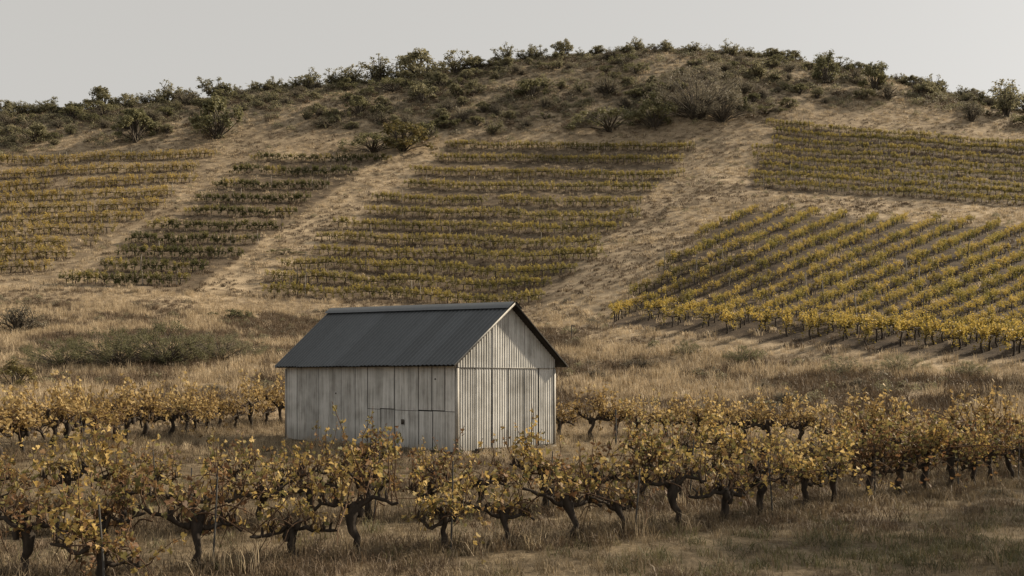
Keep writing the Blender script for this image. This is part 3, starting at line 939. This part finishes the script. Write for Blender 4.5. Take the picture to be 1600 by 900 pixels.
def scatter(name, sources, pts, idx, rotz, scl, label, kind='stuff', tilt=None):
    """one object whose points carry instances of the source meshes"""
    coll = bpy.data.collections.new(name + '_sources')
    for i, me in enumerate(sources):
        coll.objects.link(bpy.data.objects.new('%s_source_%02d' % (name, i), me))
    pts = np.asarray(pts, np.float32); n_ = len(pts)
    me = bpy.data.meshes.new(name)
    me.vertices.add(n_); me.vertices.foreach_set('co', pts.ravel())
    def put(nm, typ, arr, key):
        at = me.attributes.new(nm, typ, 'POINT'); at.data.foreach_set(key, np.ascontiguousarray(arr).ravel())
    put('pick', 'INT', np.asarray(idx, np.int32), 'value')
    rot = np.zeros((n_, 3), np.float32); rot[:, 2] = rotz
    if tilt is not None: rot[:, :2] = tilt
    put('turn', 'FLOAT_VECTOR', rot, 'vector')
    s3 = np.asarray(scl, np.float32)
    if s3.ndim == 1: s3 = np.repeat(s3[:, None], 3, 1)
    put('size', 'FLOAT_VECTOR', s3.astype(np.float32), 'vector')
    o = link(bpy.data.objects.new(name, me))
    tag(o, label, None, None, kind)
    ng = bpy.data.node_groups.new(name + '_nodes', 'GeometryNodeTree')
    ng.interface.new_socket('Geometry', in_out='INPUT', socket_type='NodeSocketGeometry')
    ng.interface.new_socket('Geometry', in_out='OUTPUT', socket_type='NodeSocketGeometry')
    N_, L_ = ng.nodes, ng.links
    gi, go = N_.new('NodeGroupInput'), N_.new('NodeGroupOutput')
    m2p = N_.new('GeometryNodeMeshToPoints')
    iop = N_.new('GeometryNodeInstanceOnPoints')
    ci = N_.new('GeometryNodeCollectionInfo')
    ci.inputs['Collection'].default_value = coll
    ci.inputs['Separate Children'].default_value = True
    ci.inputs['Reset Children'].default_value = True
    def named(nm, typ):
        a_ = N_.new('GeometryNodeInputNamedAttribute'); a_.data_type = typ; a_.inputs[0].default_value = nm; return a_.outputs[0]
    L_.new(gi.outputs[0], m2p.inputs[0]); L_.new(m2p.outputs[0], iop.inputs['Points'])
    L_.new(ci.outputs[0], iop.inputs['Instance'])
    iop.inputs['Pick Instance'].default_value = True
    L_.new(named('pick', 'INT'), iop.inputs['Instance Index'])
    e2r = N_.new('FunctionNodeEulerToRotation')
    L_.new(named('turn', 'FLOAT_VECTOR'), e2r.inputs[0]); L_.new(e2r.outputs[0], iop.inputs['Rotation'])
    L_.new(named('size', 'FLOAT_VECTOR'), iop.inputs['Scale'])
    L_.new(iop.outputs[0], go.inputs[0])
    md = o.modifiers.new('scatter', 'NODES'); md.node_group = ng
    return o


# the vines beyond the nearest three hundred
src, offs = [], {}
for p in ('mixed', 'green', 'hillgold', 'leftgold', 'upper'):
    offs[p] = len(src)
    for v_ in PAL[p]:
        src.append(v_)
def joined(v_):
    """trunk and foliage of a far vine as one mesh with two materials"""
    ms = (v_['trunk'], v_['foliage'])
    VV, FF, RR, MI, nn = [], {}, {}, {}, 0
    for mi, me in enumerate(ms):
        co = np.empty(len(me.vertices) * 3, np.float32); me.vertices.foreach_get('co', co)
        for po in me.polygons:
            k = len(po.vertices)
            FF.setdefault(k, []).append([q + nn for q in po.vertices]); MI.setdefault(k, []).append(mi)
            RR.setdefault(k, []).append(me.attributes['rnd'].data[po.index].value)
        VV.append(co.reshape(-1, 3)); nn += len(me.vertices)
    ks = list(FF)
    me = mesh_np('distant_vine', np.concatenate(VV), [np.array(FF[k]) for k in ks], ms[0].materials[0], np.concatenate([RR[k] for k in ks]))
    me.materials.append(ms[1].materials[0])
    me.polygons.foreach_set('material_index', np.concatenate([MI[k] for k in ks]).astype(np.int32))
    return me
rest = BLOCKS[N_NEARBLOCK:]
gm_pick = lambda p: (offs[p] + RNG.integers(5)) if p != 'greenmix' else (offs['green'] + RNG.integers(5) if RNG.uniform() < .88 else offs['mixed'] + RNG.integers(5))
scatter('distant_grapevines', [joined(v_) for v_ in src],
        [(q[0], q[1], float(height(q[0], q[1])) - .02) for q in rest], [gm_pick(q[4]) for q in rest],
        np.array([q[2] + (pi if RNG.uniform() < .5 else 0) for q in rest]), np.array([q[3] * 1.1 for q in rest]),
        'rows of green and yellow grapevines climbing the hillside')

# trellis posts: at the ends of rows and here and there along them
def post_mesh(seed, h_, r_):
    rng = np.random.default_rng(seed); mb = MB()
    t = np.linspace(0, 1, 4)
    mb.tube(np.stack([rng.normal(0, .012, 4), rng.normal(0, .012, 4), -.3 + (h_ + .3) * t], 1), r_ * (1 - .15 * t), 6)
    return mb.mesh('post', M['post'])
PM = [post_mesh(i, 1.75, .05) for i in range(4)]
PD = [(lambda me: (me.materials.clear(), me.materials.append(M['steel']), me)[2])(post_mesh(20 + i, 1.6, .035)) for i in range(3)]
posts = [q for q in BLOCKS if RNG.uniform() < (.045 if q[5] == 'right' else .10)]
PL = {'right': 'among the diagonal rows', 'middle': 'in the rows above the roof',
      'green': 'in the dark green rows', 'left': 'in the sparse left vines', 'upper': 'in the upper right rows'}
seen = {}
for q in sorted(posts[:240], key=lambda q: q[0] / q[1]):
    off = RNG.normal(0, .15, 2)
    x_, y_ = q[0] + cos(q[2]) * .6 + off[0] * .3, q[1] + sin(q[2]) * .6 + off[1] * .3
    pale = RNG.uniform() < .6
    k = seen[(pale, q[5])] = seen.get((pale, q[5]), -1) + 1
    o = link(bpy.data.objects.new('trellis_post', (PM if pale else PD)[RNG.integers(3)]))
    o.location = (x_, y_, float(height(x_, y_))); o.rotation_euler = (RNG.normal(0, .05), RNG.normal(0, .05), RNG.uniform(0, 6))
    o.scale = (1, 1, RNG.uniform(.8, 1.15))
    tag(o, '%s, %s from the left of those %s' % ('pale wooden post' if pale else 'thin dark stake', ORD[min(k, len(ORD) - 1)], PL[q[5]]), 'post', ('pale posts ' if pale else 'dark stakes ') + PL[q[5]])
# stakes and one leaning sign-like peg close to the shed and rows
for (px, py, h_, lab) in ((962, 702, 1.25, 'dark green stake standing in the second row right of the shed'), (893, 533, 1.0, 'small dark peg on the track right above the shed eave')):
    p_ = hit(px, py); mb = MB()
    mb.tube([(0, 0, -.2), (.01, 0, h_ * .5), (0, .01, h_)], [.035, .033, .03], 6)
    if h_ < 1.1: mb.box(0, .22, -.015, .015, h_ - .07, h_)
    o = mb.build('stake', M['steel']); o.location = p_; tag(o, lab, 'stake')

# ------------------------------------------------------------------ shrubs
SH = {('olive', 'upright'): [shrub(400 + i, M['shrub_olive'], 'upright', 1300) for i in range(6)],
      ('olive', 'round'): [shrub(410 + i, M['shrub_olive'], 'round', 2000) for i in range(5)],
      ('dark', 'round'): [shrub(420 + i, M['shrub_dark'], 'round', 2200) for i in range(5)],
      ('gray', 'twiggy'): [shrub(430 + i, M['shrub_gray'], 'twiggy', 1500) for i in range(5)],
      ('gold', 'round'): [shrub(440 + i, M['shrub_gold'], 'round', 1600) for i in range(3)],
      ('dark', 'low'): [shrub(450 + i, M['shrub_dark'], 'low', 1800) for i in range(4)],
      ('dark', 'dusty'): [shrub(460 + i, M['shrub_dark'], 'dusty', 9000) for i in range(2)],
      ('gray', 'dusty'): [shrub(480 + i, M['shrub_gray'], 'dusty', 9000) for i in range(2)],
      ('olive', 'dusty'): [shrub(470 + i, M['shrub_olive'], 'dusty', 9000) for i in range(2)]}


def put_shrub(x_, y_, hgt, wid, key, label, group=None, name='shrub'):
    v_ = SH[key][RNG.integers(len(SH[key]))]
    e = empty(name, (x_, y_, float(height(x_, y_)) - .05), RNG.uniform(0, 6.28), (wid, wid, hgt))
    tag(e, label, 'shrub', group)
    link(bpy.data.objects.new('stems', v_['stems']), e)
    tag(link(bpy.data.objects.new('foliage', v_['foliage']), e), kind='stuff')


SHRUBS = []      # occupied ground spots
# ridge line: the last visible ground row per photo column
def ridge(px):
    D = np.arange(120, 230, .5)
    r_ = (height((px - 800) / F * D, D) - CAMH) / D
    return D[np.argmax(r_)], HZ - F * r_.max()
sky = [(8, 157), (40, 156), (78, 150), (118, 160), (160, 136), (200, 146), (228, 142), (262, 128), (300, 138), (336, 121), (368, 130), (398, 126), (425, 118), (462, 122), (486, 108), (520, 108), (548, 98), (592, 87), (622, 100),
       (652, 77), (688, 92), (712, 79), (745, 88), (792, 67), (838, 70), (880, 61), (908, 74), (936, 74), (965, 76), (996, 57), (1042, 62), (1076, 70), (1108, 72), (1142, 61), (1172, 74), (1212, 75), (1248, 90), (1287, 83), (1330, 104),
       (1366, 98), (1410, 114), (1458, 116), (1500, 134), (1530, 146), (1572, 126), (1604, 150)]
for k, (px, top) in enumerate(sky):
    D, ry = ridge(px); D -= RNG.uniform(0, 4)
    x_ = (px - 800) / F * D; z_ = float(height(x_, D))
    hgt = max(1.6, (CAMH - (top - HZ) / F * D) - z_)
    wid = hgt * RNG.uniform(1.15, 1.8)
    key = ('olive', 'upright') if RNG.uniform() < .78 else ('olive', 'round')
    put_shrub(x_, D, hgt, wid, key, '%s shrub on the skyline, %s from the left' % ('open olive' if key[1] == 'upright' else 'dense olive', ORD[k] if k < len(ORD) else ['thirty-ninth', 'fortieth', 'forty-first', 'forty-second', 'forty-third', 'forty-fourth', 'forty-fifth', 'forty-sixth', 'forty-seventh', 'forty-eighth'][k - len(ORD)]),
              'shrubs along the ridge')
    SHRUBS.append((x_, D, wid * .4))
for k in range(30):                         # lower bushes filling the crest line
    px = 20 + 1570 * (k + RNG.uniform(.1, .9)) / 30
    D, ry = ridge(px); D -= RNG.uniform(0, 5); x_ = (px - 800) / F * D
    hgt = RNG.uniform(1.5, 2.5); wid = hgt * RNG.uniform(1.6, 2.4)
    put_shrub(x_, D, hgt, wid, ('olive', 'round') if RNG.uniform() < .6 else ('olive', 'upright'),
              'low wide olive bush on the crest line, %s from the left' % ORD[k], 'low bushes on the crest line')
    SHRUBS.append((x_, D, wid * .3))
named_shrubs = [  # px, py(base), height px, width px, key, label
    (628, 236, 44, 92, ('gold', 'round'), 'big rounded olive-gold bush at the top end of the track'),
    (582, 238, 36, 70, ('dark', 'low'), 'low dark bush spreading beside the big rounded olive-gold bush'),
    (340, 216, 62, 78, ('dark', 'round'), 'tall dark green bush standing above the dark green vine rows'),
    (212, 222, 52, 66, ('dark', 'round'), 'dark green bush on the edge of the scrub above the left vines'),
    (1088, 186, 120, 100, ('gray', 'dusty'), 'largest grey bush on the hill, above the bare track'),
    (1128, 190, 76, 64, ('gray', 'dusty'), 'grey bush leaning on the largest grey bush, right side'),
    (1022, 200, 48, 70, ('dark', 'round'), 'dark rounded bush at the upper edge of the middle vine rows'),
    (952, 205, 46, 80, ('dark', 'low'), 'wide low dark bush just above the middle vine rows'),
    (560, 180, 30, 42, ('dark', 'round'), 'small dark green bush alone on the pale left slope'),
    (660, 162, 30, 60, ('olive', 'round'), 'olive bush on the mid slope above the big rounded bush'),
    (1366, 142, 44, 52, ('dark', 'round'), 'dark dense bush near the ridge right of the summit'),
    (1518, 190, 34, 40, ('gray', 'twiggy'), 'grey bush with bleached twigs low on the right ridge'),
    (1572, 182, 54, 56, ('olive', 'upright'), 'tall open tree-like shrub at the right end of the ridge'),
    (1290, 130, 46, 44, ('dark', 'round'), 'dark upright bush just below the ridge right of the summit'),
    (1195, 178, 12, 44, ('dark', 'low'), 'very low dark shrub on the bare strip above the upper right vines'),
    (445, 398, 12, 40, ('dark', 'low'), 'flat green shrub lying on the track between vine blocks'),
    (98, 576, 66, 100, ('dark', 'dusty'), 'dark green thicket bush behind the golden left row, leftmost lump'),
    (182, 574, 84, 120, ('dark', 'dusty'), 'dark green thicket bush behind the golden left row, middle lump'),
    (258, 570, 96, 110, ('dark', 'dusty'), 'olive thicket bush behind the golden left row, tallest lump'),
    (345, 562, 66, 90, ('olive', 'dusty'), 'low green thicket bush behind the golden left row, rightmost lump'),
    (22, 606, 40, 70, ('gold', 'round'), 'golden green bush at the left edge behind the vines'),
    (30, 520, 46, 80, ('gray', 'twiggy'), 'brownish twiggy bush on the bank at the left edge'),
    (360, 498, 22, 46, ('dark', 'low'), 'small dark bush in the pale grass left of the roof ridge'),
    (330, 612, 14, 60, ('gray', 'twiggy'), 'low brown bush behind the golden left row near the shed'),
    (1072, 556, 36, 30, ('dark', 'dusty'), 'small green bush on the bank below the diagonal vines, nearest the shed'),
    (1160, 568, 42, 40, ('dark', 'dusty'), 'round green bush in the middle of the grassy bank'),
    (1322, 584, 39, 48, ('olive', 'dusty'), 'olive bush on the bank below the track'),
    (1408, 582, 45, 54, ('olive', 'dusty'), 'wider olive bush on the bank, right of its neighbour'),
    (1512, 588, 36, 44, ('dark', 'dusty'), 'low green bush at the right end of the bank'),
    (1190, 612, 20, 40, ('gray', 'twiggy'), 'brown twiggy bush low on the bank behind the golden row'),
    (1225, 630, 22, 44, ('gray', 'twiggy'), 'brown twiggy bush at the foot of the bank'),
    (1340, 606, 16, 50, ('gray', 'twiggy'), 'flat brown bush on the bank under the olive bushes'),
    (1000, 575, 16, 60, ('gray', 'twiggy'), 'dark brown low bush on the bank right of the shed roof'),
    (930, 590, 14, 50, ('gray', 'twiggy'), 'dark brown low bush behind the golden row by the gable'),
]
for (px, py, hp, wp, key, lab) in named_shrubs:
    p_ = hit(px, py)
    if p_ is None:
        D, _ = ridge(px); p_ = np.array([(px - 800) / F * D, D, 0])
    k = p_[1] / F
    put_shrub(p_[0], p_[1], hp * k / .92, wp * k / 1.1, key, lab)
    SHRUBS.append((p_[0], p_[1], wp * k * .4))
ZN = ['above the sparse vines', 'above the dark green rows', 'above the middle vine rows', 'above the bare track', 'above the upper vines']
picked = []
for _ in range(20000):
    if len(picked) >= 196: break
    D = 120 + 70 * RNG.uniform(); px = RNG.uniform(-20, 1620)
    x_ = (px - 800) / F * D; z_ = float(height(x_, D)); _, py = to_px(x_, D, z_)
    rD, ry = ridge(px)
    if D > rD + 1 or py > interp(px, SCRUB_LOW) - 3 or vnoise(x_ / 7, D / 7, 5) < .22: continue
    hgt = RNG.uniform(1.1, 2.6) * (1.3 if RNG.uniform() < .2 else 1)
    wid = hgt * RNG.uniform(1.15, 2.1)
    if any((x_ - a_) ** 2 + (D - b_) ** 2 < (c_ + wid * .30) ** 2 for a_, b_, c_ in SHRUBS): continue
    key = [('olive', 'round'), ('olive', 'round'), ('dark', 'round'), ('gray', 'twiggy'), ('gray', 'twiggy'), ('olive', 'upright'), ('dark', 'low')][RNG.integers(7)]
    zn = 0 if px < 300 else 1 if px < 600 else 2 if px < 1000 else 3 if px < 1180 else 4
    picked.append((px, x_, D, hgt, wid, key, zn)); SHRUBS.append((x_, D, wid * .30))
picked.sort(key=lambda q: q[0])
seen = {}
for (px, x_, D, hgt, wid, key, zn) in picked:
    k = seen[(key, zn)] = seen.get((key, zn), -1) + 1
    desc = {'olive': 'olive green', 'dark': 'dark green', 'gray': 'grey-brown'}[key[0]] + ' ' + {'round': 'rounded', 'twiggy': 'twiggy', 'upright': 'open', 'low': 'low'}[key[1]]
    put_shrub(x_, D, hgt, wid, key, '%s shrub, %s from the left of those %s' % (desc, ORD[k], ZN[zn]), '%s shrubs %s' % (desc, ZN[zn]))


def added_shade_tree(x_, y_, hgt, seed, label):  # unseen tree, added to cast shade over the front rows and right bank
    rng = np.random.default_rng(seed)
    e = empty('added_shade_tree', (x_, y_, float(height(x_, y_)) - .05), rng.uniform(0, 6))
    tag(e, label, 'tree', 'unseen trees added to shade the vineyard')
    tr_, fo, C = MB(), MB(), []
    t = np.linspace(0, 1, 7)
    tr_.tube(np.stack([.25 * np.sin(t * 3 + seed), .2 * np.sin(t * 2), hgt * .6 * t - .2], 1), .24 - .12 * t, 8)
    for k in range(11):
        th = k * 2.4 + rng.uniform(0, .8); z0 = hgt * rng.uniform(.18, .55); ln = hgt * rng.uniform(.22, .42)
        tip = np.array([cos(th) * ln, sin(th) * ln, z0 + hgt * rng.uniform(.12, .42)])
        K = np.array([(0, 0, z0), tip * (.5, .5, 0) + (0, 0, (z0 + tip[2]) / 2 + .2), tip])
        tr_.tube(K, [.10, .06, .03], 6)
        for q in range(9): C.append(tip * rng.uniform(.5, 1.1) + rng.normal(0, .55, 3))
    C = np.array(C); i = rng.integers(0, len(C), 5200)
    P = C[i] + rng.normal(0, .42, (5200, 3))
    leaves(fo, P, .20, rng, False, .2)
    tr_.build('trunk', M['stem'], e, True)
    tag(fo.build('crown', M['shrub_olive'], e), kind='stuff')


for k, (x_, y_, hgt) in enumerate(((16.0, 12.5, 12.0), (18.5, 17.0, 12.0), (21.5, 21.5, 10.0), (32.0, 42.0, 9.0), (35.5, 46.5, 9.5))):
    added_shade_tree(x_, y_, hgt, 40 + k, 'unseen olive tree added for shade right of the vines, %s from the viewer' % ORD[k])

# ------------------------------------------------------------------ ground cover nobody could count
def tuft(seed, nb, h_, spread, w_, mat, bend=.35):
    rng = np.random.default_rng(seed); mb = MB()
    V, Fc, R_ = [], [], []
    for k in range(nb):
        th = rng.uniform(0, 2 * pi); r_ = spread * math.sqrt(rng.uniform())
        b_ = np.array([cos(th) * r_, sin(th) * r_, -.03])
        hh = h_ * rng.uniform(.45, 1.1); d_ = rng.normal(0, bend, 2) * hh
        ph = rng.uniform(0, pi); s_ = np.array([cos(ph), sin(ph), 0]) * w_ * rng.uniform(.6, 1.2)
        m_ = b_ + np.array([d_[0] * .35, d_[1] * .35, hh * .6]); t_ = b_ + np.array([d_[0], d_[1], hh * (1 - .3 * np.hypot(*d_) / hh)])
        o_ = len(V)
        V += [b_ - s_ * .5, b_ + s_ * .5, m_ + s_ * .4, m_ - s_ * .4, t_]
        Fc += [(o_, o_ + 1, o_ + 2), (o_, o_ + 2, o_ + 3), (o_ + 3, o_ + 2, o_ + 4)]
        R_ += [rng.uniform()] * 3
    mb.add(V, Fc, R_)
    return mb.mesh('tuft', mat)


def clump(seed, mat, n_=90, h_=.5, lsz=.07):
    rng = np.random.default_rng(seed); mb = MB()
    d = rng.normal(size=(n_, 3)); d /= np.linalg.norm(d, axis=1, keepdims=True)
    P = d * (rng.uniform(.3, 1, n_) ** .6)[:, None] * (.5, .5, .5) ; P[:, 2] = np.abs(P[:, 2]) * h_ * 2
    leaves(mb, P, lsz, rng, False, .2, None, d)
    return mb.mesh('clump', mat)


def fan(n_, d0_, d1_, rng, xl=-40, xr=1640):
    D = np.sqrt(rng.uniform(d0_ ** 2, d1_ ** 2, n_)); px = rng.uniform(xl, xr, n_)
    x_ = (px - 800) / F * D; z_ = height(x_, D)
    return x_, D, z_, px, HZ - F * (z_ - CAMH) / D


def shed_clear(x_, y_):
    c_, s_ = cos(pi / 2 - SA), sin(pi / 2 - SA)
    u_ = (x_ - SX) * c_ + (y_ - SY) * s_; v_ = -(x_ - SX) * s_ + (y_ - SY) * c_
    return ~((u_ > -.12) & (u_ < W + .12) & (v_ > -.12) & (v_ < L + .12))


g = np.random.default_rng(77)
# near grass, 10-36 m
T = [tuft(500 + i, 26, .20, .16, .010, M['grass_dull'], .6) for i in range(4)] + [tuft(510 + i, 20, .36, .14, .009, M['grass_dull'], .45) for i in range(3)] + \
    [tuft(520 + i, 26, .24, .18, .012, M['grass_brown'], .6) for i in range(3)] + [tuft(530 + i, 22, .42, .16, .010, M['grass_dry'], .4) for i in range(3)]
x_, y_, z_, px, py = fan(24000, 9.5, 42, g)
keep = shed_clear(x_, y_) & (py > interp(px, BANK_LOW) - 12) & (g.uniform(size=len(x_)) < .35 + .9 * fbm(x_ / 1.6, y_ / 1.6, 31))
x_, y_, z_, px, py = (q[keep] for q in (x_, y_, z_, px, py))
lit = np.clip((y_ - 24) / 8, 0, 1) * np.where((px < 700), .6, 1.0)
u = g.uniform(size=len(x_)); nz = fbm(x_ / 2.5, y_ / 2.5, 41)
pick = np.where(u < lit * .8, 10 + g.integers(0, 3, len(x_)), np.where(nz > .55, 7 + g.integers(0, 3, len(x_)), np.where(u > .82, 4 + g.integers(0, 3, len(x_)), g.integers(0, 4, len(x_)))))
near_pts = (x_, y_, z_, pick, g.uniform(.5, 1.05, len(x_)) * np.where(nz < .4, .7, 1))
# bank grass, tall and dry, 34-95 m
T2 = [tuft(600 + i, 26, .62, .30, .022, M['grass_dry'], .28) for i in range(5)] + [tuft(610 + i, 24, .5, .32, .024, M['grass_brown'], .4) for i in range(4)] + \
     [tuft(620 + i, 24, .34, .3, .024, M['grass_dry'], .4) for i in range(4)]
x2, y2, z2, px2, py2 = fan(36000, 32, 100, g)
inb = (py2 < interp(px2, BANK_LOW)) & (py2 > interp(px2, BANK_TOP))
patch = fbm(x2 / 5 + 3, y2 / 3.2, 51, 3)
keep = shed_clear(x2, y2) & inb
x2, y2, z2, px2, py2, patch = (q[keep] for q in (x2, y2, z2, px2, py2, patch))
topness = np.clip((interp(px2, BANK_TOP) + 34 - py2) / 40, 0, 1)
dark = (patch + g.normal(0, .05, len(x2)) > .445 + .2 * topness)
pick2 = np.where(dark, 5 + g.integers(0, 4, len(x2)), g.integers(0, 5, len(x2)))
sc2 = g.uniform(.6, 1.15, len(x2)) * np.where(np.abs(py2 - interp(px2, BANK_TOP) - 12) < 10, .55, 1)
# hillside short grass, 50-185 m
T3 = [tuft(700 + i, 22, .40, .38, .045, M['grass_dry'], .4) for i in range(4)] + [tuft(710 + i, 20, .34, .38, .05, M['grass_brown'], .5) for i in range(3)]
x3, y3, z3, px3, py3 = fan(46000, 50, 186, g)
bx_ = np.array([(q[0], q[1]) for q in BLOCKS if q[5] != 'right'])
nb_ = len(bx_) * 4
k_ = g.integers(0, len(bx_), nb_)
xu, yu = bx_[k_, 0] + g.normal(0, .45, nb_), bx_[k_, 1] - .35 + g.normal(0, .4, nb_)
in_rb = np.zeros(len(px3))
for RB, amt in PLOTS: in_rb = np.maximum(in_rb, amt * in_poly(RB, px3, py3))
keep = (py3 < interp(px3, BANK_TOP)) & (g.uniform(size=len(x3)) < (.25 + 1.0 * fbm(x3 / 6, y3 / 6, 61)) * (1 - .78 * in_rb))
x3, y3, z3, px3, py3 = (q[keep] for q in (x3, y3, z3, px3, py3))
pick3 = np.where(fbm(x3 / 8, y3 / 5, 71) + g.normal(0, .08, len(x3)) > .56, 4 + g.integers(0, 3, len(x3)), g.integers(0, 4, len(x3)))
x3, y3, z3 = np.concatenate([x3, xu]), np.concatenate([y3, yu]), np.concatenate([z3, height(xu, yu)])
pick3 = np.concatenate([pick3, 4 + g.integers(0, 3, nb_)])
nv_ = np.array([(q[0], q[1]) for q in NEAR_VINES]); k_ = g.integers(0, len(nv_), 4200)
xw, yw = nv_[k_, 0] + g.normal(0, .5, 4200), nv_[k_, 1] + g.normal(0, .28, 4200)
wk = np.where(g.uniform(size=4200) < .45, 4 + g.integers(0, 3, 4200), np.where(g.uniform(size=4200) < .08, 10 + g.integers(0, 3, 4200), 7 + g.integers(0, 3, 4200)))
x_, y_, z_, pick = np.concatenate([x_, xw]), np.concatenate([y_, yw]), np.concatenate([z_, height(xw, yw)]), np.concatenate([pick, wk])
near_pts = near_pts[:4] + (np.concatenate([near_pts[4], g.uniform(.6, 1.15, 4200)]),)
allx = np.concatenate([x_, x2, x3]); ally = np.concatenate([y_, y2, y3]); allz = np.concatenate([z_, z2, z3])
scl = np.concatenate([near_pts[4], sc2, g.uniform(.5, 1.2, len(x3))])
s3 = np.stack([scl, scl, scl * g.uniform(.75, 1.25, len(scl))], 1)
scatter('dry_grass', T + T2 + T3, np.stack([allx, ally, allz], 1), np.concatenate([pick, pick2 + len(T), pick3 + len(T) + len(T2)]),
        g.uniform(0, 6.28, len(allx)), s3, 'dry tan and brown grass covering the vineyard floor, bank and hill')
# green grass in the front corner and between the rows
TG = [tuft(800 + i, 30, .22, .17, .012, M['grass_green'], .6) for i in range(4)]
x_, y_, z_, px, py = fan(9000, 9.5, 26, g)
mask = np.exp(-(((px - 1420) / 210) ** 2 + ((py - 868) / 34) ** 2)) + np.exp(-(((px - 1165) / 70) ** 2 + ((py - 885) / 20) ** 2)) * .9 + np.exp(-(((px - 960) / 60) ** 2 + ((py - 875) / 22) ** 2)) * .5 + .06
keep = (g.uniform(size=len(x_)) < mask * .75 * (.3 + fbm(x_ / .8, y_ / .8, 81)))
x_, y_, z_ = x_[keep], y_[keep], z_[keep]
scatter('green_grass', TG, np.stack([x_, y_, z_], 1), g.integers(0, 4, len(x_)), g.uniform(0, 6.28, len(x_)), g.uniform(.6, 1.2, len(x_)),
        'dull green grass tufts in the front right corner')
# low scrub between the shrubs and on the bank
KS = [clump(900 + i, M['shrub_gray'], 110, .5, .10) for i in range(3)] + [clump(910 + i, M['shrub_olive'], 110, .55, .10) for i in range(3)] + [clump(920 + i, M['grass_brown'], 100, .4, .10) for i in range(3)]
x_, y_, z_, px, py = fan(24000, 108, 190, g)
sl = interp(px, SCRUB_LOW)
keep = (py < sl + 10) & (g.uniform(size=len(x_)) < np.clip((sl + 10 - py) / 30, .12, 1) * np.clip(fbm(x_ / 5, y_ / 5, 91) * 2.6 - .78, 0, 1))
xa, ya, za = x_[keep], y_[keep], z_[keep]; ka = g.integers(0, 9, len(xa)); sa = g.uniform(.6, 2.1, len(xa))
x_, y_, z_, px, py = fan(5000, 40, 92, g)
keep = (py < interp(px, BANK_LOW) - 22) & (py > interp(px, BANK_TOP) + 14) & (fbm(x_ / 5 + 3, y_ / 3.2, 51, 3) > .47) & (g.uniform(size=len(x_)) < .75)
xb, yb, zb = x_[keep], y_[keep], z_[keep]
x_, y_, z_, px, py = fan(9000, 60, 150, g)
on = np.zeros(len(px), bool)
for RB, amt in PLOTS: on |= in_poly(RB, px, py)
keep = ~on & (py < interp(px, BANK_TOP) - 2) & (py > interp(px, SCRUB_LOW)) & (fbm(x_ / 4, y_ / 2.2, 33, 3) > .56) & (g.uniform(size=len(x_)) < .55)
xb, yb, zb = np.concatenate([xb, x_[keep]]), np.concatenate([yb, y_[keep]]), np.concatenate([zb, z_[keep]]); kb = np.where(g.uniform(size=len(xb)) < .55, 6 + g.integers(0, 3, len(xb)), g.integers(0, 6, len(xb))); sb = g.uniform(.4, .95, len(xb))
scatter('low_scrub', KS, np.stack([np.concatenate([xa, xb]), np.concatenate([ya, yb]), np.concatenate([za, zb])], 1), np.concatenate([ka, kb]),
        g.uniform(0, 6.28, len(xa) + len(xb)), np.concatenate([sa, sb]), 'knee-high grey and olive scrub over the upper slope and bank')
print('vines near', n_ind, 'blocks', len(BLOCKS), 'posts', min(240, len(posts)), 'shrubs', len(SHRUBS), 'grass', len(allx))
